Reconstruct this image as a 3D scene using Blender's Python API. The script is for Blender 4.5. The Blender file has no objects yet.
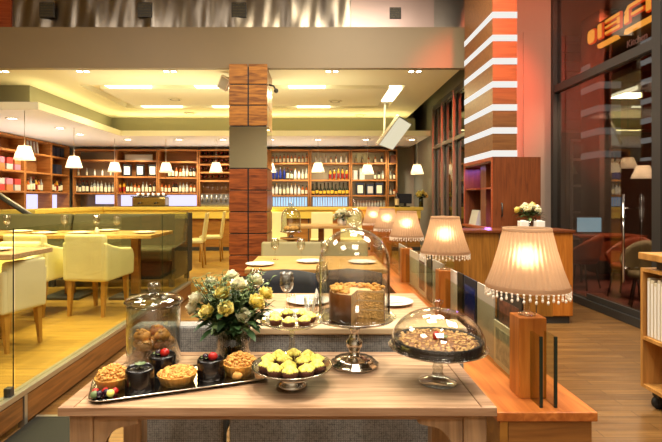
import bpy, bmesh, math, random
from mathutils import Vector, Matrix, Euler
random.seed(7)
PI = math.pi
scene = bpy.context.scene
COL = scene.collection
HC, F, CX, CY = 1.35, 480.0, 317.0, 199.0      # camera height, focal length (px), vanishing point

def PX(px, d): return (px - CX) / F * d
def PZ(py, d): return HC - (py - CY) / F * d

# ------------------------------------------------------------------ materials
def lin(h):
    h = h.lstrip('#')
    o = []
    for i in (0, 2, 4):
        c = int(h[i:i+2], 16) / 255
        o.append(c / 12.92 if c <= .04045 else ((c + .055) / 1.055) ** 2.4)
    return (o[0], o[1], o[2], 1)

def new_mat(name):
    m = bpy.data.materials.new(name); m.use_nodes = True
    nt = m.node_tree
    b = nt.nodes.get('Principled BSDF')
    return m, nt, b

def P(name, col, rough=.5, metal=0, spec=.5, emit=None, es=0, noise=0, nscale=8, bump=0, bscale=60):
    m, nt, b = new_mat(name)
    c = lin(col)
    b.inputs['Base Color'].default_value = c
    b.inputs['Roughness'].default_value = rough
    b.inputs['Metallic'].default_value = metal
    b.inputs['Specular IOR Level'].default_value = spec
    if emit:
        b.inputs['Emission Color'].default_value = lin(emit); b.inputs['Emission Strength'].default_value = es
    if noise or bump:
        tc = nt.nodes.new('ShaderNodeTexCoord')
    if noise:
        n = nt.nodes.new('ShaderNodeTexNoise'); n.inputs['Scale'].default_value = nscale; n.inputs['Detail'].default_value = 5
        nt.links.new(tc.outputs['Object'], n.inputs['Vector'])
        r = nt.nodes.new('ShaderNodeValToRGB')
        r.color_ramp.elements[0].position = .3; r.color_ramp.elements[1].position = .7
        r.color_ramp.elements[0].color = tuple(v * (1 - noise) for v in c[:3]) + (1,)
        r.color_ramp.elements[1].color = tuple(min(1, v * (1 + noise)) for v in c[:3]) + (1,)
        nt.links.new(n.outputs['Fac'], r.inputs['Fac']); nt.links.new(r.outputs['Color'], b.inputs['Base Color'])
    if bump:
        n2 = nt.nodes.new('ShaderNodeTexNoise'); n2.inputs['Scale'].default_value = bscale
        nt.links.new(tc.outputs['Object'], n2.inputs['Vector'])
        bp = nt.nodes.new('ShaderNodeBump'); bp.inputs['Strength'].default_value = bump; bp.inputs['Distance'].default_value = .01
        nt.links.new(n2.outputs['Fac'], bp.inputs['Height']); nt.links.new(bp.outputs['Normal'], b.inputs['Normal'])
    return m

def wood(name, c1, c2, axis='X', scale=6, stretch=12, rough=.4, spec=.4):
    """grain runs along axis"""
    m, nt, b = new_mat(name)
    tc = nt.nodes.new('ShaderNodeTexCoord'); mp = nt.nodes.new('ShaderNodeMapping')
    s = {'X': (1, stretch, stretch), 'Y': (stretch, 1, stretch), 'Z': (stretch, stretch, 1)}[axis]
    mp.inputs['Scale'].default_value = s
    n = nt.nodes.new('ShaderNodeTexNoise'); n.inputs['Scale'].default_value = scale * .35; n.inputs['Detail'].default_value = 8
    n.inputs['Distortion'].default_value = .8
    r = nt.nodes.new('ShaderNodeValToRGB')
    r.color_ramp.elements[0].position = .32; r.color_ramp.elements[1].position = .68
    r.color_ramp.elements[0].color = lin(c1); r.color_ramp.elements[1].color = lin(c2)
    nt.links.new(tc.outputs['Object'], mp.inputs['Vector']); nt.links.new(mp.outputs['Vector'], n.inputs['Vector'])
    nt.links.new(n.outputs['Fac'], r.inputs['Fac']); nt.links.new(r.outputs['Color'], b.inputs['Base Color'])
    b.inputs['Roughness'].default_value = rough; b.inputs['Specular IOR Level'].default_value = spec
    return m

def planks(name, c1, c2, cm, length=1.2, width=.13, rough=.35):
    m, nt, b = new_mat(name)
    tc = nt.nodes.new('ShaderNodeTexCoord')
    br = nt.nodes.new('ShaderNodeTexBrick')
    br.inputs['Scale'].default_value = 1; br.inputs['Brick Width'].default_value = length; br.inputs['Row Height'].default_value = width
    br.inputs['Mortar Size'].default_value = .0022; br.inputs['Mortar Smooth'].default_value = .2; br.offset = .37
    br.inputs['Color1'].default_value = lin(c1); br.inputs['Color2'].default_value = lin(c2); br.inputs['Mortar'].default_value = lin(cm)
    nt.links.new(tc.outputs['Object'], br.inputs['Vector'])
    mp = nt.nodes.new('ShaderNodeMapping'); mp.inputs['Scale'].default_value = (1.2, 16, 16)
    n = nt.nodes.new('ShaderNodeTexNoise'); n.inputs['Scale'].default_value = 2.2; n.inputs['Detail'].default_value = 8; n.inputs['Distortion'].default_value = .6
    nt.links.new(tc.outputs['Object'], mp.inputs['Vector']); nt.links.new(mp.outputs['Vector'], n.inputs['Vector'])
    r = nt.nodes.new('ShaderNodeValToRGB')
    r.color_ramp.elements[0].position = .3; r.color_ramp.elements[1].position = .7
    r.color_ramp.elements[0].color = (.62, .58, .52, 1); r.color_ramp.elements[1].color = (1, 1, 1, 1)
    nt.links.new(n.outputs['Fac'], r.inputs['Fac'])
    mx = nt.nodes.new('ShaderNodeMix'); mx.data_type = 'RGBA'; mx.blend_type = 'MULTIPLY'; mx.inputs[0].default_value = 1
    nt.links.new(br.outputs['Color'], mx.inputs[6]); nt.links.new(r.outputs['Color'], mx.inputs[7])
    nt.links.new(mx.outputs[2], b.inputs['Base Color'])
    b.inputs['Roughness'].default_value = rough
    return m

def glass(name, tint='#ffffff', ior=1.45, rough=0.0, gain=1.0):
    m = bpy.data.materials.new(name); m.use_nodes = True
    nt = m.node_tree; nt.nodes.clear()
    o = nt.nodes.new('ShaderNodeOutputMaterial'); t = nt.nodes.new('ShaderNodeBsdfTransparent'); g = nt.nodes.new('ShaderNodeBsdfGlossy')
    t.inputs['Color'].default_value = lin(tint); g.inputs['Roughness'].default_value = rough
    fr = nt.nodes.new('ShaderNodeFresnel'); ge = nt.nodes.new('ShaderNodeNewGeometry')
    im = nt.nodes.new('ShaderNodeMix'); im.inputs[2].default_value = ior; im.inputs[3].default_value = 1 / ior   # same reflectance on both faces of a thin sheet
    nt.links.new(ge.outputs['Backfacing'], im.inputs[0]); nt.links.new(im.outputs[0], fr.inputs['IOR'])
    mx = nt.nodes.new('ShaderNodeMixShader')
    if gain != 1:
        ma = nt.nodes.new('ShaderNodeMath'); ma.operation = 'MULTIPLY'; ma.use_clamp = True; ma.inputs[1].default_value = gain
        nt.links.new(fr.outputs[0], ma.inputs[0]); nt.links.new(ma.outputs[0], mx.inputs[0])
    else:
        nt.links.new(fr.outputs[0], mx.inputs[0])
    nt.links.new(t.outputs[0], mx.inputs[1]); nt.links.new(g.outputs[0], mx.inputs[2]); nt.links.new(mx.outputs[0], o.inputs[0])
    return m

def emis(name, col, s):
    m = bpy.data.materials.new(name); m.use_nodes = True
    nt = m.node_tree; nt.nodes.clear()
    o = nt.nodes.new('ShaderNodeOutputMaterial'); e = nt.nodes.new('ShaderNodeEmission')
    e.inputs[0].default_value = lin(col); e.inputs[1].default_value = s
    nt.links.new(e.outputs[0], o.inputs[0])
    return m

def shade_mat(name, col, trans=.6, fwd=.0):
    m = bpy.data.materials.new(name); m.use_nodes = True
    nt = m.node_tree; nt.nodes.clear()
    o = nt.nodes.new('ShaderNodeOutputMaterial'); d = nt.nodes.new('ShaderNodeBsdfDiffuse'); t = nt.nodes.new('ShaderNodeBsdfTranslucent')
    d.inputs[0].default_value = lin(col); t.inputs[0].default_value = lin(col)
    mx = nt.nodes.new('ShaderNodeMixShader'); mx.inputs[0].default_value = trans
    nt.links.new(d.outputs[0], mx.inputs[1]); nt.links.new(t.outputs[0], mx.inputs[2]); out = mx
    if fwd:
        r = nt.nodes.new('ShaderNodeBsdfRefraction'); r.inputs['IOR'].default_value = 1.35; r.inputs['Roughness'].default_value = .75; r.inputs[0].default_value = lin(col)
        m2 = nt.nodes.new('ShaderNodeMixShader'); m2.inputs[0].default_value = fwd
        nt.links.new(mx.outputs[0], m2.inputs[1]); nt.links.new(r.outputs[0], m2.inputs[2]); out = m2
    nt.links.new(out.outputs[0], o.inputs[0])
    return m

def weave(name, c1, c2, scale=260):
    m, nt, b = new_mat(name)
    tc = nt.nodes.new('ShaderNodeTexCoord')
    facs = []
    for dirn in ('X', 'Z'):
        w = nt.nodes.new('ShaderNodeTexWave'); w.bands_direction = dirn; w.inputs['Scale'].default_value = scale / 6.28; w.inputs['Distortion'].default_value = 2.5
        w.inputs['Detail'].default_value = 2; w.inputs['Detail Scale'].default_value = 3
        nt.links.new(tc.outputs['Object'], w.inputs['Vector']); facs.append(w)
    n = nt.nodes.new('ShaderNodeTexNoise'); n.inputs['Scale'].default_value = 90
    nt.links.new(tc.outputs['Object'], n.inputs['Vector'])
    a = nt.nodes.new('ShaderNodeMath'); a.operation = 'MULTIPLY_ADD'
    nt.links.new(facs[0].outputs['Fac'], a.inputs[0]); nt.links.new(facs[1].outputs['Fac'], a.inputs[1]); nt.links.new(n.outputs['Fac'], a.inputs[2])
    r = nt.nodes.new('ShaderNodeValToRGB')
    r.color_ramp.elements[0].position = .35; r.color_ramp.elements[1].position = 1.1 - .1
    r.color_ramp.elements[0].color = lin(c1); r.color_ramp.elements[1].color = lin(c2)
    nt.links.new(a.outputs[0], r.inputs['Fac']); nt.links.new(r.outputs['Color'], b.inputs['Base Color'])
    b.inputs['Roughness'].default_value = .9
    return m

def steel(name):
    m, nt, b = new_mat(name)
    b.inputs['Base Color'].default_value = lin('#938a7e'); b.inputs['Metallic'].default_value = 1; b.inputs['Roughness'].default_value = .36
    tc = nt.nodes.new('ShaderNodeTexCoord'); mp = nt.nodes.new('ShaderNodeMapping'); mp.inputs['Scale'].default_value = (40, 40, 1)
    n = nt.nodes.new('ShaderNodeTexNoise'); n.inputs['Scale'].default_value = 4
    bp = nt.nodes.new('ShaderNodeBump'); bp.inputs['Strength'].default_value = .15; bp.inputs['Distance'].default_value = .01
    nt.links.new(tc.outputs['Object'], mp.inputs[0]); nt.links.new(mp.outputs[0], n.inputs['Vector']); nt.links.new(n.outputs['Fac'], bp.inputs['Height']); nt.links.new(bp.outputs[0], b.inputs['Normal'])
    return m

M = {}
M['floor'] = planks('corridor_floor', '#8f693a', '#785630', '#41301b', 1.0, .085)
M['floor_hi'] = planks('raised_floor', '#bb9444', '#aa843a', '#7d602b')
M['fascia'] = wood('fascia_wood', '#6a4420', '#946232', 'Y', 8, 14)
M['alu'] = P('aluminium', '#b9b4a6', .35, .8)
M['wall'] = P('wall_paint', '#a39c88', .8, noise=.03)
M['wallgrey'] = P('wall_grey', '#8d8978', .8, noise=.03)
M['ceil'] = P('ceiling_paint', '#e4ddc0', .8)
M['white'] = P('white_paint', '#eeeae0', .7)
M['beam'] = P('beam_paint', '#7d6c50', .55, noise=.03, nscale=2)
M['bandgrey'] = P('band_grey', '#8f8a70', .8)
M['pinkwall'] = P('column_plaster', '#b9a695', .6)
M['steel'] = steel('wavy_steel')
M['smoothsteel'] = P('smooth_panel', '#a08a80', .35, .55)
M['dark'] = P('dark_frame', '#3c3a36', .45, .2)
M['black'] = P('black_plastic', '#141414', .4)
M['darkvent'] = P('vent_dark', '#4a4432', .6, noise=.5, nscale=60)
M['chrome'] = P('chrome', '#d9d7d2', .08, 1)
M['silver'] = P('silver_plate', '#cfc9bd', .16, 1)
M['mirror'] = P('mirror', '#c9c2a0', .03, 1)
M['bluewin'] = P('night_glass', '#10120f', .05, 0, .8)
M['glass'] = glass('clear_glass')
M['dome'] = glass('dome_glass', '#fbfbf8', 1.52, 0, 1.5)
M['pane'] = glass('pane_glass', '#f0f2e8', 1.45, 0, .45)
M['storefront'] = glass('storefront_glass', '#cfcac4', 1.6, 0, 1.5)
M['glassedge'] = P('glass_edge', '#1c2a22', .2)
M['jarglass'] = glass('jar_glass', '#eef0ec', 1.6, .01, 2.4)
M['crystal'] = glass('crystal', '#f8f7f2', 1.58, .02, 1.8)
M['table'] = wood('display_table_wood', '#96714f', '#cba783', 'X', 9, 18, .42)
M['tabletrim'] = wood('display_table_trim', '#8a6647', '#bb9572', 'X', 8, 18, .45)
M['tableleg'] = wood('display_table_leg', '#8f7052', '#b8946c', 'Z', 8, 14, .5)
M['orange'] = wood('orange_wood', '#9c521f', '#c47434', 'Y', 7, 12, .38)
M['orangeZ'] = wood('orange_post', '#a9601f', '#c97f32', 'Z', 8, 12, .38)
M['orangeX'] = wood('divider_front', '#7d4f24', '#a56f36', 'X', 8, 10, .45)
M['host'] = wood('host_wood', '#7d501c', '#a06c2b', 'Z', 8, 14, .4)
M['cab'] = wood('cabinet_wood', '#5e2f17', '#7a4222', 'Z', 8, 14, .35)
M['redwood'] = wood('red_wood', '#8a3a1c', '#a5502b', 'X', 8, 14, .45)
M['stripewood'] = wood('stripe_wood', '#67401f', '#82552c', 'X', 8, 14, .45)
M['colwood'] = wood('block_wood', '#5a2812', '#9a5226', 'X', 9, 8, .3)
M['colwood_hi'] = wood('upper_block_wood', '#6b3e14', '#b0752f', 'X', 9, 8, .35)
M['shelfwood'] = wood('shelf_wood', '#9a5f2a', '#b97a3c', 'X', 6, 10, .45)
M['shelfback'] = wood('shelf_back', '#8d5a2b', '#a36c38', 'X', 6, 10, .5)
M['barfront'] = wood('bar_front_wood', '#8a5a22', '#a9742f', 'X', 6, 8, .45)
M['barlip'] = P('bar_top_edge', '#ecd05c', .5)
M['lightwood'] = wood('light_table_wood', '#a67b40', '#c29a5c', 'X', 6, 12, .4)
M['legwood'] = wood('leg_wood', '#a5762d', '#c08f3f', 'Z', 9, 8, .45)
M['cream'] = P('cream_leather', '#e6dc9c', .55, noise=.04, nscale=5)
M['creamw'] = P('pale_leather', '#ddd3ac', .55, noise=.04, nscale=5)
M['olive'] = P('olive_fabric', '#464120', .75, noise=.08, nscale=10)
M['olived'] = P('olive_base', '#2b2715', .8)
M['beige'] = P('beige_bench', '#8f8560', .7, noise=.05)
M['blackfab'] = P('black_fabric', '#24252a', .75, noise=.1)
M['tweed'] = weave('grey_tweed', '#5a5a58', '#9d9a92')
M['tweedtop'] = P('tweed_top', '#c3a982', .7, noise=.06)
M['china'] = P('white_china', '#f2efe6', .25)
M['napkin'] = P('napkin', '#ece8dc', .9)
M['lampshade'] = shade_mat('pleated_shade', '#d2b394', .5, .35)
M['pendshade'] = shade_mat('pendant_shade', '#fff6e6', .5)
M['fringe'] = P('bead_fringe', '#f7eedd', .5, emit='#fff0d8', es=0.0)
M['bulb'] = emis('bulb', '#ffdca8', 30)
M['downl'] = emis('downlight_glow', '#fff3d8', 25)
M['strip'] = emis('strip_glow', '#fff4c8', 6)
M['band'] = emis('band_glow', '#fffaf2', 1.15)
M['band_reflected'] = emis('reflected_band_glow', '#d9d6d2', .45)  # dim glow imitating the mirrored bands of the striped column
M['sign'] = emis('sign_glow', '#ff4f14', 2.2)
M['signcore'] = emis('sign_core', '#ffae45', 3.4)
M['signtext'] = P('sign_text', '#d9a8a0', .5, emit='#e8a59a', es=.35)
M['screen'] = emis('screen_glow', '#b5dff5', 1.5)
M['tvscreen'] = emis('tv_glow', '#fff3cf', 1.0)
M['bluepanel'] = emis('blue_panel', '#b2dcff', 1.6)
M['violetpanel'] = emis('violet_panel', '#dcd8ff', 1.6)
M['redwall'] = P('red_wall', '#8e2a18', .5)
M['redfloor'] = P('red_carpet', '#6e3427', .8, noise=.15)
M['cafewall'] = P('cafe_wall', '#4a4038', .8, noise=.1)
M['choc'] = P('chocolate_glaze', '#120d0c', .22, spec=.6)
M['choc2'] = P('chocolate_crust', '#1d120d', .7, bump=.6, bscale=120)
M['pastry'] = P('golden_pastry', '#cf8c34', .55, noise=.35, nscale=40, bump=.5)
M['tartshell'] = P('tart_shell', '#dca448', .55, noise=.2, nscale=30)
M['crumble'] = P('crumble', '#d9a04f', .8, noise=.3, nscale=60)
M['cakecrumb'] = P('cake_crumb', '#e6b065', .9, noise=.3, nscale=70, bump=.8, bscale=150)
M['cakefrost'] = P('cake_frosting', '#d8b27c', .6, noise=.2, nscale=25)
M['caramel'] = P('caramel_side', '#7a4318', .4, noise=.3, nscale=18)
M['nuts'] = P('flaked_nuts', '#cda368', .7, noise=.35, nscale=50)
M['piefill'] = P('pie_filling', '#7a4a26', .6, noise=.4, nscale=50)
M['cupcake'] = P('cupcake_sponge', '#5b2e14', .8, bump=.5)
M['frost'] = P('yellow_frosting', '#f6e873', .5)
M['berry'] = P('red_berry', '#b3231b', .25)
M['darkberry'] = P('dark_berry', '#2a1220', .25)
M['rose'] = P('rose_petal', '#f7e68a', .6)
M['rosec'] = P('rose_petal_pale', '#fbf6d6', .6)
M['leaf'] = P('leaf', '#2f4a22', .5, noise=.3, nscale=20)
M['leaf2'] = P('leaf_pale', '#6d7f4c', .5, noise=.2, nscale=20)
M['stem'] = P('stem', '#4a5a26', .6)
M['water'] = glass('vase_water', '#b9c4a2', 1.33)
M['mat'] = P('grey_mat', '#17160f', .9, noise=.15, nscale=80)
M['rubber'] = P('rubber', '#1c1b1a', .6)
M['trolley'] = wood('trolley_wood', '#a8763a', '#c8924c', 'Z', 8, 10, .45)
M['trolleyin'] = P('trolley_inside', '#5b2614', .6)
M['menu'] = P('menu_paper', '#d9cdb0', .8)
for k, c in dict(amber='#a8551c', clear='#9c9d90', blue='#1f2f7a', green='#1e2a16', red='#8a1d18', gold='#c98f22', black='#16130f', white='#e8e4d6').items():
    M['b_' + k] = P('bottle_' + k, c, .15, spec=.7)
M['label_cream'] = P('bottle_label', '#e9ddb4', .7)
M['label_yellow'] = P('bottle_label_yellow', '#e3b430', .7)
M['box_red'] = P('box_red', '#c23a2c', .6); M['box_pink'] = P('box_pink', '#d87a86', .6); M['box_orange'] = P('box_orange', '#d4743a', .6)
M['box_navy'] = P('box_navy', '#1d2233', .6); M['box_grey'] = P('box_grey', '#b9b4a5', .6); M['box_brown'] = P('box_brown', '#7b4a33', .6)
M['brass'] = P('coffee_brass', '#b9a05c', .25, .9)

# ------------------------------------------------------------------ mesh builder
class MB:
    def __init__(s): s.v = []; s.f = []; s.sm = []; s.mi = []
    def add(s, vs, fs, smooth=False, X=None, mi=0):
        o = len(s.v)
        s.v += [tuple(X @ Vector(v)) if X is not None else tuple(v) for v in vs]
        for f in fs:
            s.f.append([i + o for i in f]); s.sm.append(smooth); s.mi.append(mi)
        return s
    def box(s, x0, x1, y0, y1, z0, z1, X=None, mi=0):
        vs = [(x, y, z) for z in (z0, z1) for y in (y0, y1) for x in (x0, x1)]
        return s.add(vs, [(0, 2, 3, 1), (4, 5, 7, 6), (0, 1, 5, 4), (2, 6, 7, 3), (0, 4, 6, 2), (1, 3, 7, 5)], False, X, mi)
    def lathe(s, prof, n=32, X=None, mi=0, smooth=True, rmod=None, a0=0, a1=2 * PI):
        full = abs(a1 - a0 - 2 * PI) < 1e-6
        cols = n if full else n + 1
        vs = []
        for (r, z) in prof:
            for i in range(cols):
                a = a0 + (a1 - a0) * i / n
                rr = r * (rmod(a, z) if rmod else 1)
                vs.append((rr * math.cos(a), rr * math.sin(a), z))
        fs = []
        for j in range(len(prof) - 1):
            for i in range(n):
                i2 = (i + 1) % cols
                fs.append((j * cols + i, j * cols + i2, (j + 1) * cols + i2, (j + 1) * cols + i))
        return s.add(vs, fs, smooth, X, mi)
    def tube(s, pts, r, n=8, X=None, mi=0):
        pts = [Vector(p) for p in pts]
        rs = r if isinstance(r, (list, tuple)) else [r] * len(pts)
        vs = []; prev = None
        for i, p in enumerate(pts):
            t = (pts[min(i + 1, len(pts) - 1)] - pts[max(i - 1, 0)]).normalized()
            up = Vector((0, 0, 1)) if abs(t.z) < .95 else Vector((1, 0, 0))
            if prev is not None: up = prev
            a = t.cross(up).normalized(); b = a.cross(t).normalized(); prev = b
            for k in range(n):
                q = 2 * PI * k / n
                vs.append(p + (a * math.cos(q) + b * math.sin(q)) * rs[i])
        fs = []
        for i in range(len(pts) - 1):
            for k in range(n):
                k2 = (k + 1) % n
                fs.append((i * n + k, i * n + k2, (i + 1) * n + k2, (i + 1) * n + k))
        fs.append(tuple(range(n))[::-1]); fs.append(tuple(range((len(pts) - 1) * n, len(pts) * n)))
        return s.add(vs, fs, True, X, mi)
    def prism(s, poly, axis, t0, t1, X=None, mi=0, smooth=False):
        """poly in the two other axes (order x,y / y,z / x,z)"""
        def mk(a, b, t): return {'X': (t, a, b), 'Y': (a, t, b), 'Z': (a, b, t)}[axis]
        n = len(poly)
        vs = [mk(a, b, t0) for a, b in poly] + [mk(a, b, t1) for a, b in poly]
        fs = [tuple(range(n))[::-1], tuple(range(n, 2 * n))] + [(i, (i + 1) % n, n + (i + 1) % n, n + i) for i in range(n)]
        return s.add(vs, fs, smooth, X, mi)
    def ball(s, c, r, nu=12, nv=8, X=None, mi=0, jit=0):
        rx, ry, rz = r if isinstance(r, (list, tuple)) else (r, r, r)
        vs = []
        for j in range(nv + 1):
            t = PI * j / nv
            for i in range(nu):
                a = 2 * PI * i / nu
                k = 1 + (random.uniform(-jit, jit) if jit and 0 < j < nv else 0)
                vs.append((c[0] + rx * k * math.sin(t) * math.cos(a), c[1] + ry * k * math.sin(t) * math.sin(a), c[2] - rz * k * math.cos(t)))
        fs = []
        for j in range(nv):
            for i in range(nu):
                i2 = (i + 1) % nu
                fs.append((j * nu + i, j * nu + i2, (j + 1) * nu + i2, (j + 1) * nu + i))
        return s.add(vs, fs, True, X, mi)
    def mesh(s, name, mats):
        me = bpy.data.meshes.new(name)
        me.from_pydata(s.v, [], s.f)
        for m in (mats if isinstance(mats, (list, tuple)) else [mats]): me.materials.append(m)
        for p, sm, mi in zip(me.polygons, s.sm, s.mi): p.use_smooth = sm; p.material_index = mi
        bm = bmesh.new(); bm.from_mesh(me)
        bmesh.ops.remove_doubles(bm, verts=bm.verts, dist=1e-5)
        bmesh.ops.recalc_face_normals(bm, faces=bm.faces)
        bm.to_mesh(me); bm.free()
        return me
    def build(s, name, mats, parent=None, bevel=0, seg=2, loc=None, subsurf=0):
        o = bpy.data.objects.new(name, s.mesh(name, mats)); COL.objects.link(o)
        if parent: o.parent = parent
        if loc: o.location = loc
        if bevel:
            md = o.modifiers.new('bevel', 'BEVEL'); md.width = bevel; md.segments = seg; md.limit_method = 'ANGLE'; md.angle_limit = .6
        if subsurf:
            md = o.modifiers.new('sub', 'SUBSURF'); md.levels = subsurf; md.render_levels = subsurf
        return o

def tag(o, label, cat, group=None):
    o['label'] = label; o['category'] = cat
    if group: o['group'] = group
    return o
def thing(name, label, cat, loc=(0, 0, 0), rz=0, group=None, rot=None):
    o = bpy.data.objects.new(name, None); COL.objects.link(o); o.empty_display_size = .05
    o.location = loc; o.rotation_euler = rot if rot else (0, 0, rz)
    return tag(o, label, cat, group)
def struct(name, mb, mats, bevel=0):
    o = mb.build(name, mats, bevel=bevel); o['kind'] = 'structure'; return o
def dup(root, label=None, loc=None, rz=None, group=None, scale=None):
    r = root.copy(); COL.objects.link(r)
    if loc: r.location = loc
    if rz is not None: r.rotation_euler = (0, 0, rz)
    if scale: r.scale = scale if isinstance(scale, tuple) else (scale,) * 3
    if label: r['label'] = label
    if group: r['group'] = group
    for ch in list(root.children):
        c = ch.copy(); COL.objects.link(c); c.parent = r
        for g in list(ch.children):
            d = g.copy(); COL.objects.link(d); d.parent = c
    return r
ORD = ['first', 'second', 'third', 'fourth', 'fifth', 'sixth', 'seventh', 'eighth', 'ninth', 'tenth', 'eleventh', 'twelfth', 'thirteenth', 'fourteenth', 'fifteenth', 'sixteenth']

def light(kind, loc, energy, color=(1, .9, .75), size=.1, rot=(0, 0, 0), spot=None, blend=.6, size_y=None):
    d = bpy.data.lights.new('light_' + kind.lower(), kind); d.energy = energy; d.color = color
    if kind == 'AREA':
        d.size = size
        if size_y: d.shape = 'RECTANGLE'; d.size_y = size_y
    else: d.shadow_soft_size = size
    if kind == 'SPOT': d.spot_size = math.radians(spot or 70); d.spot_blend = blend
    o = bpy.data.objects.new('light_' + kind.lower(), d); COL.objects.link(o); o.location = loc; o.rotation_euler = rot
    return o

# ================================================================== SETTING
PZ0 = .2                                    # raised floor height
struct('floor', MB().box(-9, 3.42, -5, 13.2, -.1, 0), M['floor'])
struct('floor_raised', MB().box(-9, -1.77, 1.2, 13.2, 0, PZ0).box(-1.77, .6, 6.6, 13.2, 0, PZ0).box(.6, 2.6, 8.8, 13.2, 0, PZ0), M['floor_hi'])
struct('trim_1', MB().box(-1.77, -1.735, 2.88, 6.6, .02, PZ0 - .02), M['fascia'])
struct('trim_2', MB().box(-1.80, -1.73, 1.2, 6.6, PZ0 - .015, PZ0 + .02), M['alu'], bevel=.004)
struct('trim_3', MB().box(-1.77, -1.73, 2.84, 2.87, 0, PZ0 - .015), M['alu'])
struct('trim_4', MB().box(-1.77, -1.735, 1.2, 2.83, .05, PZ0 - .02), M['fascia'])
struct('ceiling', MB().box(-9, 9, -5, 13.2, 4.75, 4.85), M['wall'])
# raised tray ceiling of the dining room with a recessed rectangular light slot
zc = 3.25
c = MB()
c.box(-9, 2.1, 7.05, 8.02, zc, zc + .1)
c.box(-4.9, 2.1, 10.02, 11.35, zc, zc + .1)
c.box(-4.9, -3.97, 8.02, 10.02, zc, zc + .1)
c.box(1.48, 2.1, 8.02, 10.02, zc, zc + .1)
c.box(-3.73, 1.24, 8.26, 9.78, zc, zc + .1)
c.box(-4.9, 2.1, 8.0, 10.04, zc + .1, zc + .16)
struct('ceiling_tray', c, M['ceil'])
struct('wall_tray', MB().box(-4.9, -4.8, 8.1, 11.3, 2.84, zc).box(-4.9, 2.3, 11.26, 11.36, 2.84, zc).box(-9, -4.8, 8.02, 8.1, 2.84, zc), M['bandgrey'])
struct('ceiling_bulkhead', MB().box(-7, -4.3, 7.4, 12.9, 2.73, 2.84).box(-4.3, 2.47, 10.5, 12.9, 2.73, 2.84), M['white'])
struct('trim_5', MB().box(-7, -4.29, 7.385, 7.4, 2.73, 2.845).box(-4.3, -4.285, 7.4, 10.5, 2.73, 2.845).box(-4.3, 2.48, 10.485, 10.5, 2.73, 2.845), M['ceil'])
# deep beam across the room, with cladding above it
struct('beam', MB().box(-9, 2.2, 6.95, 7.05, 3.247, 3.84), M['beam'])
# wavy steel cladding
w = MB(); nx, nz = 260, 10
x0, x1 = -4.5, .5
vs = []
for j in range(nz + 1):
    z = 3.80 + (4.75 - 3.80) * j / nz
    for i in range(nx + 1):
        x = x0 + (x1 - x0) * i / nx
        y = 7.12 + .024 * math.sin(x * 6 + 1.0 * math.sin(z * 3)) + .013 * math.sin(x * 15 + z * 2.5) + .005 * math.sin(x * 31 - z * 5)
        vs.append((x, y, z))
fs = [(j * (nx + 1) + i, j * (nx + 1) + i + 1, (j + 1) * (nx + 1) + i + 1, (j + 1) * (nx + 1) + i) for j in range(nz) for i in range(nx)]
w.add(vs, fs, True); w.box(x0, x1, 7.22, 7.3, 3.8, 4.75)
struct('wall_cladding', w, M['steel'])
struct('wall_soffit', MB().box(.5, 1.72, 7.06, 7.3, 3.8, 4.75), M['smoothsteel'])
struct('wall_soffit_side', MB().box(1.72, 2.6, 7.2, 7.3, 3.8, 4.75), M['steel'])
struct('wall_upper_left', MB().box(-9, -4.5, 7.06, 7.3, 3.8, 4.75), M['redwood'])
# walls
struct('wall_back', MB().box(-7, 3.4, 12.9, 13.1, 0, 4.75), M['wallgrey'])
struct('wall_left', MB().box(-7, -6.8, 6.5, 13.1, 0, 4.75), M['wallgrey'])
struct('wall_far_left', MB().box(-9.1, -9, -5, 13.1, 0, 4.75), M['wall'])
struct('wall_behind', MB().box(-9, 9, -5.1, -5, 0, 4.75), M['white'])
r = MB(); r.box(2.6, 2.7, 10.7, 12.95, 0, 4.75).box(2.6, 2.7, 6.9, 10.7, 3.4, 4.75).box(2.6, 2.7, 6.9, 10.7, 0, .3).box(2.6, 2.7, 6.9, 7.4, .3, 3.4)
struct('wall_right', r, M['wallgrey'])
w1 = struct('window_1', MB().box(2.64, 2.66, 7.4, 10.7, .3, 3.4), M['bluewin'])
f = MB()
for y in (7.4, 8.2, 9.05, 9.9, 10.65): f.box(2.56, 2.63, y, y + .05, .3, 3.4)
f.box(2.57, 2.63, 7.4, 10.7, 2.45, 2.52).box(2.57, 2.63, 7.4, 10.7, 3.33, 3.4).box(2.57, 2.63, 7.4, 10.7, .3, .36)
f.build('window_frame', M['alu'], w1)
p = MB().box(2.62, 3.40, 6.9, 7.2, 0, 4.75).box(2.96, 3.26, 6.88, 6.9, 1.05, 3.75)
struct('wall_pier', p, M['pinkwall'], bevel=.004)

# striped column above cabinet
def zy(y): return 1.35 + (199 - y) * 5.6 / 480
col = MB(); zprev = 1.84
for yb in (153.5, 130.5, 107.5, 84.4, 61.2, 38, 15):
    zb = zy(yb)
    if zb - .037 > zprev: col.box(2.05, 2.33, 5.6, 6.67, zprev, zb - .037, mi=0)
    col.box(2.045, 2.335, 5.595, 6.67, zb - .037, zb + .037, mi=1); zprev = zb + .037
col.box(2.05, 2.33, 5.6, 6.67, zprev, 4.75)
struct('column_striped', col, [M['stripewood'], M['band']])

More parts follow.
